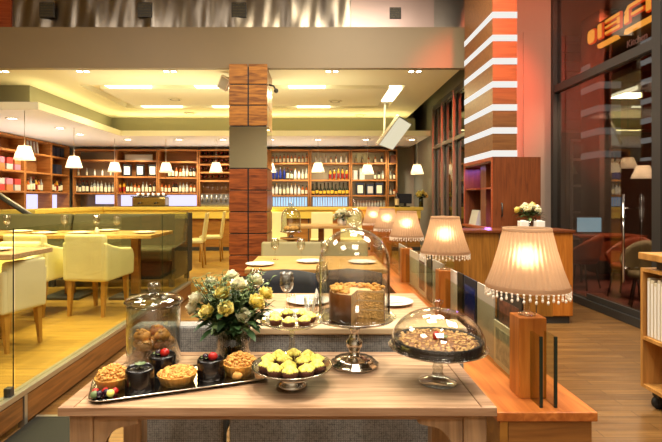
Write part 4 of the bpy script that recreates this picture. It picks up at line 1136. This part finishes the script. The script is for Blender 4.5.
# dense stems and leaves inside the vase
gr = MB(); rnd = random.Random(9)
for k in range(40):
    a = rnd.uniform(0, 6.28); q = .05 * math.sqrt(rnd.random()); a2 = a + rnd.uniform(-1, 1)
    gr.tube([(q * math.cos(a), q * math.sin(a), .003), (.04 * math.cos(a2), .04 * math.sin(a2), .125)], .0026, 5)
for k in range(36):
    a = rnd.uniform(0, 6.28); q = .03 * rnd.random(); add_leaf(gr, (q * math.cos(a), q * math.sin(a), rnd.uniform(.02, .09)), (math.cos(a), math.sin(a), 1.8), .05, .022, 0)
gr.build('stems_in_water', M['leaf'], b_)

# tiered stand -------------------------------------------------------
ts = thing('tiered_stand', 'two-tier silver and glass stand of yellow topped cupcakes in the middle of the table', 'cake stand', (-.08, 1.54, TZ))
MB().lathe([(0, 0), (.045, 0), (.05, .004), (.042, .012), (.034, .026), (.05, .045), (.1, .052), (.128, .066), (.131, .07), (.126, .07), (.1, .057), (.05, .051), (0, .05)], 48).build('lower_plate', M['silver'], ts)
MB().lathe([(.013, .05), (.009, .06), (.009, .1), (.012, .12), (.009, .14), (.009, .185), (.02, .19)], 20).build('column', M['crystal'], ts)
MB().lathe([(0, .19), (.03, .19), (.075, .196), (.098, .208), (.102, .213), (.097, .214), (.074, .202), (.03, .197), (0, .197)], 48, rmod=lambda a, z: 1 + .012 * math.cos(16 * a)).build('upper_plate', M['crystal'], ts)
MB().lathe([(.012, .197), (.009, .21), (.010, .25), (.0125, .275), (.01, .292), (0, .296)], 16).build('handle', M['crystal'], ts)
def star(b, x, y, z, r):
    b.lathe([(0, 0), (r, .0), (r * 1.05, r * .35), (r * .75, r * .75), (r * .35, r * 1.05), (0, r * 1.15)], 30, Matrix.Translation((x, y, z)), rmod=lambda a, zz: 1 + .17 * math.cos(6 * a + zz * 40))
cm_proto = None
def cupcake(label, x, y, z, s, grp, rz):
    t = thing('cupcake', label, 'cupcake', (x, y, z), rz, grp); t.scale = (s, s, s)
    MB().lathe([(0, 0), (.019, 0), (.025, .017), (.023, .022), (0, .024)], 24, rmod=lambda a, zz: 1 + .02 * math.cos(20 * a)).build('sponge', M['cupcake'], t)
    b = MB(); star(b, 0, 0, .0215, .017)
    for k in range(5): star(b, .0155 * math.cos(k * 1.257), .0155 * math.sin(k * 1.257), .0205, .010)
    b.build('frosting', M['frost'], t)
    return t
i = 0
lz = TZ + .0545
for ring, n in ((.083, 10), (.036, 3)):
    for k in range(n):
        a = 2 * PI * k / n + .3
        x, y = -.08 + ring * math.cos(a), 1.54 + ring * math.sin(a)
        side = 'outer ring' if n > 3 else 'inner ring'
        cupcake(f'yellow-frosted cupcake on the lower tier, {side}, {ORD[k]} anticlockwise from the right', x, y, lz, 1.0, 'cupcakes on the lower tier', a)
for k in range(7):
    a = 2 * PI * k / 7 + .1
    cupcake(f'small yellow-frosted cupcake on the upper tier, {ORD[k]} anticlockwise from the right', -.08 + .058 * math.cos(a), 1.54 + .058 * math.sin(a), TZ + .2035, .82, 'cupcakes on the upper tier', a)

# tall cake stand ----------------------------------------------------
KX, KY = .1345, 1.735
ks = thing('cake_stand', 'tall ornate silver cake stand carrying the cut layer cake', 'cake stand', (KX, KY, TZ))
MB().lathe([(0, 0), (.085, 0), (.088, .004), (.086, .010), (.07, .016), (.072, .022), (.045, .028), (.026, .034), (.018, .05), (.022, .06), (.030, .072), (.030, .085), (.018, .1), (.013, .115), (.018, .125), (.022, .135), (.014, .148), (.03, .16), (.05, .164), (0, .165)], 48, rmod=lambda a, z: 1 + (.02 * math.cos(14 * a) if z < .03 else 0)).build('pedestal', M['silver'], ks)
MB().lathe([(0, .164), (.10, .165), (.138, .168), (.148, .176), (.15, .178), (.147, .18), (.136, .173), (.1, .17), (0, .17)], 64).build('plate', M['silver'], ks)
kz = TZ + .1705
ck = thing('layer_cake', 'tall round caramel layer cake with a wedge cut out, under the tall dome', 'cake', (KX + .01, KY + .005, kz))
RC, HC_ = .098, .094
a0, a1 = math.radians(-62), math.radians(268 - 28)      # cut opening faces the camera, to the right of centre
a0 = math.radians(-14); a1 = math.radians(360 - 106)
def sector(b, r, z0, z1, mi=0, rm=None):
    n = 48; vs = [(0, 0, z0), (0, 0, z1)]
    for i in range(n + 1):
        a = a0 + (a1 - a0) * i / n; q = r * (rm(a) if rm else 1)
        vs += [(q * math.cos(a), q * math.sin(a), z0), (q * math.cos(a), q * math.sin(a), z1)]
    fs = []
    for i in range(n):
        p_, q_ = 2 + 2 * i, 4 + 2 * i
        fs += [(p_, q_, q_ + 1, p_ + 1), (0, q_, p_), (1, p_ + 1, q_ + 1)]
    fs += [(0, 2, 3, 1), (0, 1, 3 + 2 * n, 2 + 2 * n)]
    b.add(vs, fs, False, None, mi)
zz = 0
for k, h in enumerate((.027, .028, .027)):
    b = MB(); sector(b, RC * .985, zz, zz + h, rm=lambda a: 1 + .008 * math.sin(13 * a)); b.build('sponge_layer', M['cakecrumb'], ck)
    zz += h
    if k < 2:
        b = MB(); sector(b, RC * .975, zz, zz + .005); b.build('cream_layer', M['cakefrost'], ck); zz += .005
b = MB(); sector(b, RC, zz, zz + .007); b.build('frosting', M['cakefrost'], ck); zz += .007
sk = MB(); n = 48; vs = []; fs = []
for i in range(n + 1):
    a = a0 + (a1 - a0) * i / n
    for (q, z) in ((RC * .985, .001), (RC * 1.015, .001), (RC * 1.02, zz * .95), (RC * .99, zz)):
        w_ = 1 + .01 * math.sin(17 * a + z * 60); vs.append((q * w_ * math.cos(a), q * w_ * math.sin(a), z))
for i in range(n):
    for k in range(3): fs.append((i * 4 + k, i * 4 + 4 + k, i * 4 + 5 + k, i * 4 + 1 + k))
sk.add(vs, fs, True).build('caramel_coat', M['caramel'], ck)
rnd = random.Random(3); b = MB()
for k in range(150):
    a = rnd.uniform(a0 + .1, a1 - .1); q = RC * (.35 + .6 * math.sqrt(rnd.random())); s_ = rnd.uniform(.005, .011)
    b.ball((q * math.cos(a), q * math.sin(a), zz + s_ * rnd.uniform(.2, 1.3)), (s_, s_ * .8, s_ * .7), 6, 4, jit=.25)
b.build('crumb_topping', M['crumble'], ck)
dm = thing('glass_dome', 'tall clear bell dome with a ball handle covering the layer cake', 'dome', (KX, KY, TZ + .1805))
DR = .128
def dome_prof(r, h, th, k0=.55):
    out = [(r + .004, 0), (r, .004)]
    for i in range(13):
        q = i / 12 * PI / 2
        out.append((r * math.cos(q) if i < 12 else .012, h * k0 + h * (1 - k0) * math.sin(q)))
    inn = [(max(.0, a - th), max(.0, z - th)) for a, z in out[2:]][::-1]
    return out + inn[:] + [(r - th, .003), (r + .004, 0)]
MB().lathe(dome_prof(DR, .315, .003, .6), 56).build('bell', M['dome'], dm)
kb = MB().lathe([(.012, .312), (.010, .32), (.018, .326)], 20)
kb.ball((0, 0, .352), .036, 24, 16).ball((0, 0, .352), .026, 20, 12)
kb.lathe([(.008, .386), (.006, .40), (.003, .415), (0, .418)], 12)
kb.build('ball_handle', M['crystal'], dm)

# pie stand ----------------------------------------------------------
QX, QY = .395, 1.57
ps = thing('pie_stand', 'low clear glass pedestal plate under the nut pie on the right', 'cake stand', (QX, QY, TZ))
MB().lathe([(0, 0), (.060, 0), (.064, .003), (.060, .008), (.035, .016), (.02, .024), (.015, .04), (.018, .052), (.013, .066), (.012, .08), (.025, .096), (.05, .102), (0, .103)], 48).build('foot', M['jarglass'], ps)
MB().lathe([(0, .102), (.08, .103), (.14, .108), (.158, .117), (.160, .119), (.157, .1205), (.138, .112), (.08, .107), (0, .107)], 64, rmod=lambda a, z: 1 + .008 * math.cos(40 * a)).build('plate', M['jarglass'], ps)
pz = TZ + .1085
pi_ = thing('nut_pie', 'wide round pie with dark fluted crust and flaked nuts under the low dome', 'pie', (QX, QY, pz))
MB().lathe([(0, .002), (.125, .002), (.133, .006), (.142, .034), (.139, .036), (.133, .033), (.128, .028), (0, .028)], 120, rmod=lambda a, z: 1 + .02 * math.cos(44 * a) * (1 if z > .003 else .3)).build('crust', M['choc2'], pi_)
rnd = random.Random(4); b = MB().lathe([(.131, .026), (.1, .034), (.05, .038), (0, .039)], 40)
b.build('filling', M['piefill'], pi_)
b = MB()
for k in range(430):
    a = rnd.uniform(0, 2 * PI); q = .128 * math.sqrt(rnd.random()); s_ = rnd.uniform(.004, .0085)
    X_ = Matrix.Translation((q * math.cos(a), q * math.sin(a), .031 + .009 * (1 - q / .13) + rnd.uniform(0, .003))) @ Euler((rnd.uniform(-.6, .6), rnd.uniform(-.6, .6), rnd.uniform(0, 6))).to_matrix().to_4x4()
    b.lathe([(0, .0015), (s_, 0), (0, -.0015)], 6, X_ @ Matrix.Diagonal((1, .6, 1, 1)), smooth=False)
o = b.build('flaked_nuts', M['nuts'], pi_); o['kind'] = 'stuff'
MB().ball((-.01, -.02, .05), (.012, .013, .015), 12, 8).build('strawberry', M['berry'], pi_)
lf = MB()
for k in range(6): add_leaf(lf, (.008, -.025, .044), (math.cos(k * 1.05), math.sin(k * 1.05), .5), .024, .014, 0)
lf.build('mint_leaves', M['leaf2'], pi_)
pd = thing('glass_dome', 'low wide clear dome with a small glass knob over the nut pie', 'dome', (QX, QY, TZ + .1195))
MB().lathe(dome_prof(.150, .122, .003, .12), 64).build('bell', M['dome'], pd)
MB().lathe([(.012, .119), (.009, .126), (.017, .142), (.019, .148), (0, .150)], 16).build('knob', M['crystal'], pd)

# ================================================================== DIVIDER WITH LAMPS
dv = thing('divider_wall', 'low orange-brown wooden divider with posts and glass panes running back beside the tables', 'divider', (.853, 0, 0))
DY0, DY1, DZ = 1.776, 7.45, .56
MB().box(-.187, .187, DY0, DY1, DZ - .035, DZ).build('top_board', M['orange'], dv, bevel=.004)
MB().box(-.14, .17, DY0 + .012, DY1, .06, DZ - .035).build('body', M['orangeX'], dv)
MB().box(-.175, -.145, DY0 + .005, DY1, 0, DZ - .035).build('edge_board', M['barfront'], dv)
MB().box(-.13, .165, DY0 + .02, DY1, 0, .06).build('kickboard', M['dark'], dv)
posts = [(1.95, .853), (3.2, .853), (4.6, .858), (5.9, .858), (7.2, .845)]
for (y, x) in posts:
    MB().box(-.052, .057, y - .05, y + .05, DZ, .879).build('post', M['orangeZ'], dv, bevel=.004)
segs = [(1.82, 1.899)] + [(posts[i][0] + .051, posts[i + 1][0] - .051) for i in range(4)]
for (a, b2) in segs:
    for x in (-.005, .05):
        MB().box(x - .005, x + .005, a, b2, DZ + .001, .828).build('glass_pane', M['pane'], dv)
        if a < 1.9: MB().box(x - .006, x + .006, a - .006, a, DZ + .001, .829).build('pane_edge', M['glassedge'], dv)

def table_lamp(x, y, label):
    t = thing('table_lamp', label, 'lamp', (x, y, .8795), 0, 'fringed lamps on the divider')
    MB().lathe([(0, 0), (.034, 0), (.034, .008), (.012, .016)], 24).build('base', M['crystal'], t)
    MB().lathe([(.011, .012), (.009, .06), (.009, .16), (.012, .19), (0, .19)], 16).build('stem', M['crystal'], t)
    zb, ztop, rb, rt = .115, .345, .157, .092
    n = 220
    prof = [(rb, zb), (rb * .985, zb + .012), (rb + (rt - rb) * .33 - .004, zb + (ztop - zb) * .33), (rb + (rt - rb) * .66 - .004, zb + (ztop - zb) * .66), (rt, ztop)]
    MB().lathe(prof, n, rmod=lambda a, z: 1 + .022 * math.cos(40 * a)).build('lamp_shade', M['lampshade'], t)
    MB().lathe([(rb * 1.015, zb - .006), (rb * 1.03, zb), (rb * 1.02, zb + .014)], 60).build('lower_trim', M['lampshade'], t)
    MB().lathe([(rt * 1.02, ztop - .006), (rt * 1.04, ztop + .004), (rt * 1.0, ztop + .01)], 60).build('upper_trim', M['lampshade'], t)
    fr = MB()
    for k in range(46):
        a = 2 * PI * k / 46; x_, y_ = rb * 1.01 * math.cos(a), rb * 1.01 * math.sin(a); L_ = .034 if k % 2 else .026
        fr.ball((x_, y_, zb - .008), .0052, 6, 4).ball((x_, y_, zb - .018), (.004, .004, .006), 6, 4).ball((x_, y_, zb - L_), (.0055, .0055, .008), 6, 4)
    fr.build('bead_fringe', M['fringe'], t)
    MB().ball((0, 0, .215), (.02, .02, .026), 12, 8).build('bulb', M['bulb'], t)
    light('POINT', (x, y, .8795 + .235), 1.7, (1, .78, .52), .045)
    return t
for (y, x), l in zip(posts, ('large fringed pleated table lamp on the nearest post of the divider', 'fringed table lamp on the second divider post from the camera', 'fringed table lamp on the third divider post from the camera', 'fringed table lamp on the fourth divider post from the camera', 'farthest fringed table lamp at the end of the divider')):
    table_lamp(x, y, l)
# cards standing between the two panes
def card(y0, y1, z1, x, mat, label, z0=DZ + .001, face=None, tilt=0):
    t = thing('menu_card', label, 'card', (x, (y0 + y1) / 2, z0), 0, 'cards between the glass panes', rot=(0, tilt, 0))
    hw = (y1 - y0) / 2; h = z1 - z0
    MB().box(-.004, .004, -hw, hw, 0, h).build('sheet', mat, t)
    if face: MB().box(-.0055, -.004, -hw * .8, hw * .8, h * .12, h * .86).build('print', face, t)
M['photo'] = P('printed_photo', '#6b3f2a', .5, noise=.9, nscale=26)
M['leafprint'] = P('leaf_print', '#a9a894', .7, noise=.35, nscale=30)
card(2.06, 2.34, .765, .866, M['menu'], 'pale card with grey leaf print standing low beside the nearest divider post', face=M['leafprint'])
card(2.05, 2.33, .925, .878, M['black'], 'brown food photograph card behind the pale leaf print card', face=M['photo'])
card(2.36, 2.6, .90, .872, M['box_grey'], 'plain grey card next to the brown food photograph')
card(2.62, 2.84, .90, .872, M['box_navy'], 'dark navy card in the middle of the nearest glass bay', face=M['b_blue'])
card(2.86, 2.97, .90, .872, M['black'], 'narrow black card next to the navy card')
card(2.98, 3.12, .895, .872, M['china'], 'white card beside the second divider post')
card(3.3, 3.6, .90, .872, M['box_grey'], 'pale grey card just past the second divider post')
card(3.64, 3.8, .93, .872, M['black'], 'black card past the second divider post')
card(3.85, 4.1, .88, .872, M['china'], 'white card in the middle of the second glass bay', face=M['photo'])
card(4.15, 4.5, .88, .872, M['menu'], 'cream card just before the third divider post')
card(4.7, 5.1, .88, .872, M['box_grey'], 'grey card past the third divider post', face=M['photo'])

# ================================================================== HOST STATION, CABINET, TROLLEY
hs = thing('host_station', 'tall wooden reception counter in front of the striped column', 'counter', (2.17, 5.36, 0))
MB().box(-.585, .59, -.17, .19, .08, .985).build('body', M['host'], hs)
MB().box(-.61, .61, -.2, .21, .985, 1.015).build('counter_top', M['cab'], hs, bevel=.004)
MB().box(-.57, .57, -.15, .18, 0, .08).build('plinth', M['dark'], hs)
for x in (-.2, .2): MB().box(x - .004, x + .004, -.173, -.17, .1, .97).build('panel_joint', M['dark'], hs)
MB().box(.38, .59, -.18, -.17, .09, .98).build('end_pilaster', M['orangeZ'], hs)
cb = thing('storage_cabinet', 'dark red wood cabinet with an open side niche under the striped column', 'cabinet', (2.05, 5.6, 0))
b = MB(); b.box(0, .56, 0, .03, 0, 1.84).box(.53, .56, .03, 1.07, 0, 1.84).box(0, .53, 1.04, 1.07, 0, 1.84).box(0, .53, .03, 1.04, 0, .98).box(0, .53, .03, 1.04, 1.78, 1.84).box(.30, .33, .03, 1.04, .98, 1.78)
b.build('carcass', M['cab'], cb)
MB().box(.07, .3, .42, .62, .98, 1.78).build('divider', M['cab'], cb); MB().box(.01, .3, .62, 1.04, 1.47, 1.49).box(.01, .3, .03, .42, 1.47, 1.49).build('shelf', M['redwood'], cb)
MB().box(-.012, 0, .0, .03, .98, 1.84).box(-.012, 0, 1.04, 1.07, .98, 1.84).box(-.012, 0, .03, 1.04, 1.80, 1.84).box(-.03, .02, 0, 1.07, .98, 1.01).build('face_frame', M['redwood'], cb)
MB().tube([(.1, -.03, 1.15), (.1, -.03, 1.3)], .008).tube([(.1, -.03, 1.15), (.1, 0, 1.15)], .006).tube([(.1, -.03, 1.3), (.1, 0, 1.3)], .006).build('door_handle', M['dark'], cb)
tp = thing('till_screen', 'small tilted till screen glowing inside the cabinet niche', 'screen', (2.17, 6.42, .981), 0)
MB().prism([(-.1, .0), (.08, 0), (.08, .02), (-.02, .22), (-.05, .22), (-.1, .02)], 'Y', -.14, .14).build('case', M['box_grey'], tp)
light('AREA', (2.2, 6.42, 1.76), 6, (.35, .2, 1), .25, (0, 0, 0))
light('POINT', (2.09, 5.85, 1.1), 2.2, (.35, .2, 1), .04)
cz = 1.0155
for i, (x, l) in enumerate(((PX(522, 5.28), 'left'), (PX(538, 5.28), 'right'))):
    t = thing('candle_cup', f'{l} small white candle cup beside the roses on the reception counter', 'candle', (x, 5.25, cz), 0, 'white candle cups')
    MB().box(-.045, .045, -.045, .045, 0, .095).build('holder', M['china'], t, bevel=.006); MB().lathe([(0, .0955), (.03, .0955), (.03, .102), (0, .104)], 16).build('candle', M['white'], t)
vh = thing('flower_vase', 'small clear glass vase between the white candle cups on the reception counter', 'vase', (PX(530, 5.36), 5.38, cz))
MB().lathe([(0, 0), (.055, 0), (.06, .01), (.06, .11), (.056, .11), (.055, .012), (0, .01)], 24).build('body', M['crystal'], vh)
bouquet('bunch of pale roses on the reception counter by the striped column', 'flowers', (PX(530, 5.36), 5.38, cz + .012), [(.15 * math.cos(i * 2.4) * (.25 + .75 * i / 11), .11 * math.sin(i * 2.4) * (.25 + .75 * i / 11), .26 - .006 * i, i % 3 > 0) for i in range(12)], 70, .14, .12, 6, .11, .07, 12)
# trolley at the right edge
tr = thing('menu_trolley', 'light wood open trolley on castors holding menus at the right edge', 'trolley', (2.15, 3.19, 0), -PI / 2)
W_, D_, z0, z1, th = .8, .42, .11, .895, .022
MB().box(0, th, 0, D_, z0, z1).build('side_panel', M['trolley'], tr); MB().box(W_ - th, W_, 0, D_, z0, z1).build('side_panel', M['trolley'], tr)
MB().box(th, W_ - th, 0, D_, z0, z0 + th).build('bottom_board', M['trolley'], tr); MB().box(th, W_ - th, 0, D_, z1 - th, z1).build('top_board', M['trolley'], tr)
MB().box(th, W_ - th, 0, D_, .425, .425 + th).build('shelf_board', M['trolley'], tr); MB().box(th, W_ - th, D_ - .015, D_, z0 + th, z1 - th).build('back_panel', M['trolleyin'], tr)
MB().box(.02, W_ + .05, -.03, D_ + .02, .955, 1.0).build('counter_slab', M['trolley'], tr, bevel=.005); MB().box(.08, W_ - .02, .05, D_ - .03, z1, .955).build('recess_block', M['dark'], tr)
for x in (.1, W_ - .1):
    for y in (.06, D_ - .06):
        cs = MB().box(-.03, .03, -.03, .03, .075, .11).box(-.026, -.02, -.02, .02, .035, .1).box(.02, .026, -.02, .02, .035, .1).build('castor', M['dark'], tr, loc=(x, y, 0))
        MB().lathe([(0, -.018), (.035, -.016), (.042, -.01), (.042, .01), (.035, .016), (0, .018)], 24, Matrix.Translation((0, -.01, .042)) @ Matrix.Rotation(PI / 2, 4, 'Y')).build('wheel', M['rubber'], cs)
for i in range(6):
    y = 3.19 - .05 - i * .031
    t = thing('menu', f'{ORD[i]} tall cream menu from the left standing in the trolley', 'menu', (2.17, y, .4475), 0, 'menus standing in the trolley')
    MB().box(0, .26, -.013, .013, 0, .385 - .012 * (i % 3)).build('cover', M['menu'], t, bevel=.003); MB().box(-.002, .002, -.009, .009, .008, .365 - .012 * (i % 3)).build('pages', M['china'], t)
# dark mat sunk beside the step
mt = thing('floor_mat', 'dark grey floor mat beside the step at the lower left', 'mat', (-1.6, 2.4, 0))
MB().box(-.13, .24, -.6, .545, .0, .012).build('pile', M['mat'], mt); MB().box(-.13, .24, .545, .57, 0, .016).build('edge_strip', M['alu'], mt)

# ================================================================== LIGHTS & CAMERA
def spot(x, y, z, e, col=(1, .86, .62), ang=80, size=.06, tx=None, ty=None, tz=0):
    d = Vector(((tx if tx is not None else x), (ty if ty is not None else y), tz)) - Vector((x, y, z))
    o = light('SPOT', (x, y, z), e, col, size, spot=ang, blend=.7); o.rotation_euler = d.to_track_quat('-Z', 'Y').to_euler(); return o
# foyer ceiling: general light of the front zone
for (x, y, e) in ((0.2, -.4, 120), (2.2, 2.6, 130), (-2.4, .2, 90), (0.6, -3, 170), (1.0, 4.4, 170), (-3.2, 3.6, 150)):
    light('AREA', (x, y, 4.7), e, (1, .90, .78), 1.2)
spot(.75, 1.1, 4.6, 430, ang=40, tx=.35, ty=1.6, tz=.75, col=(1, .92, .80), size=.05)
spot(-.55, 1.0, 4.6, 360, ang=40, tx=-.35, ty=1.65, tz=.75, col=(1, .92, .80), size=.05)
# central strip
for y in (3.2, 5.0): light('AREA', (0.2, y, 4.6), 110, (1, .86, .6), .8)
# raised dining area: yellow downlights
for (x, y) in ((-2.3, 4.0), (-3.6, 4.6), (-2.8, 5.6), (-4.6, 5.5)):
    spot(x, y, 4.6, 900, (1, .84, .36), 80, .1)
spot(-2.6, 2.6, 4.6, 420, (1, .80, .34), 60, .1)
for (x, y) in ((-2.2, 8.6), (-.3, 8.5), (1.2, 8.6), (-3.6, 8.8)):
    light('AREA', (x, y, 3.2), 40, (1, .84, .42), .5)
# cove light on the bulkhead edge
light('AREA', (-1.2, 10.85, 2.9), 45, (1, .84, .38), 6.5, (math.radians(-160), 0, 0), size_y=.15)
light('AREA', (-4.55, 9.2, 2.9), 10, (1, .84, .38), .15, (0, math.radians(165), 0), size_y=3.2)
# added unseen uplight brightening the tray ceiling behind the beam
light('AREA', (-1.5, 7.7, 2.2), 55, (1, .92, .6), 4, (math.radians(180), 0, 0), size_y=.4)
for (px) in (95, 128, 179, 223, 290, 340, 385): spot(PX(px, 11.8), 11.9, 2.68, 130, (1, .90, .70), 110, .05, ty=12.4, tz=1.2)
for y in (8.8, 10.2, 11.4): spot(-5.7, y, 2.68, 95, (1, .88, .64), 110, .05, tx=-6.5, tz=1.2)
# bulkhead underside wash from the back bar
light('AREA', (-1.5, 11.9, 1.35), 40, (1, .95, .9), 5, (math.radians(180), 0, 0), size_y=.3)
light('AREA', (-5.6, 9.6, 1.35), 35, (1, .95, .9), .3, (math.radians(180), 0, 0), size_y=3)
# cafe behind the shop window
light('AREA', (5.2, 7.0, 4.5), 22, (1, .25, .12), 1.5)
spot(5.0, 8.4, 4.6, 420, (1, .2, .08), 90, .2, tx=5.2, ty=10, tz=3.6)
light('AREA', (5.0, 7.6, 2.7), 70, (1, .82, .6), 1.0)
light('AREA', (4.3, 6.2, 2.8), 130, (1, .75, .55), .6)
# added unseen red spots imitating the sign's spill on pier and striped column
spot(2.9, 4.9, 4.6, 170, (1, .22, .10), 60, .2, tx=3.05, ty=6.9, tz=3.5)
spot(2.25, 2.6, 4.6, 1700, (1, .08, .02), 30, .1, tx=2.25, ty=5.6, tz=3.3)
# corridor by the striped column
spot(1.9, 3.4, 4.6, 300, (1, .82, .50), 36, .1, tx=2.1, ty=5.2, tz=.7)
spot(1.7, 3.2, 4.6, 150, (1, .85, .6), 70, .1)

w = bpy.data.worlds.new('world'); scene.world = w; w.use_nodes = True
bg = w.node_tree.nodes['Background']; bg.inputs[0].default_value = (1, .92, .80, 1); bg.inputs[1].default_value = .22
cam = bpy.data.cameras.new('camera'); co = bpy.data.objects.new('camera', cam); COL.objects.link(co)
co.location = (0, 0, HC); co.rotation_euler = (PI / 2, 0, 0)
cam.sensor_width = 36; cam.lens = 36 * F / 662
cam.shift_x = (331 - CX) / 662; cam.shift_y = -(221 - CY) / 662
cam.clip_start = .02; cam.clip_end = 100
scene.camera = co
scene.view_settings.view_transform = 'Standard'; scene.view_settings.look = 'None'; scene.view_settings.gamma = 1
scene.view_settings.use_curve_mapping = False; scene.view_settings.exposure = -.32
cy = scene.cycles
cy.max_bounces = 10; cy.transparent_max_bounces = 40; cy.diffuse_bounces = 4; cy.glossy_bounces = 5
cy.use_denoising = True; cy.caustics_reflective = False; cy.caustics_refractive = False; cy.sample_clamp_indirect = 6
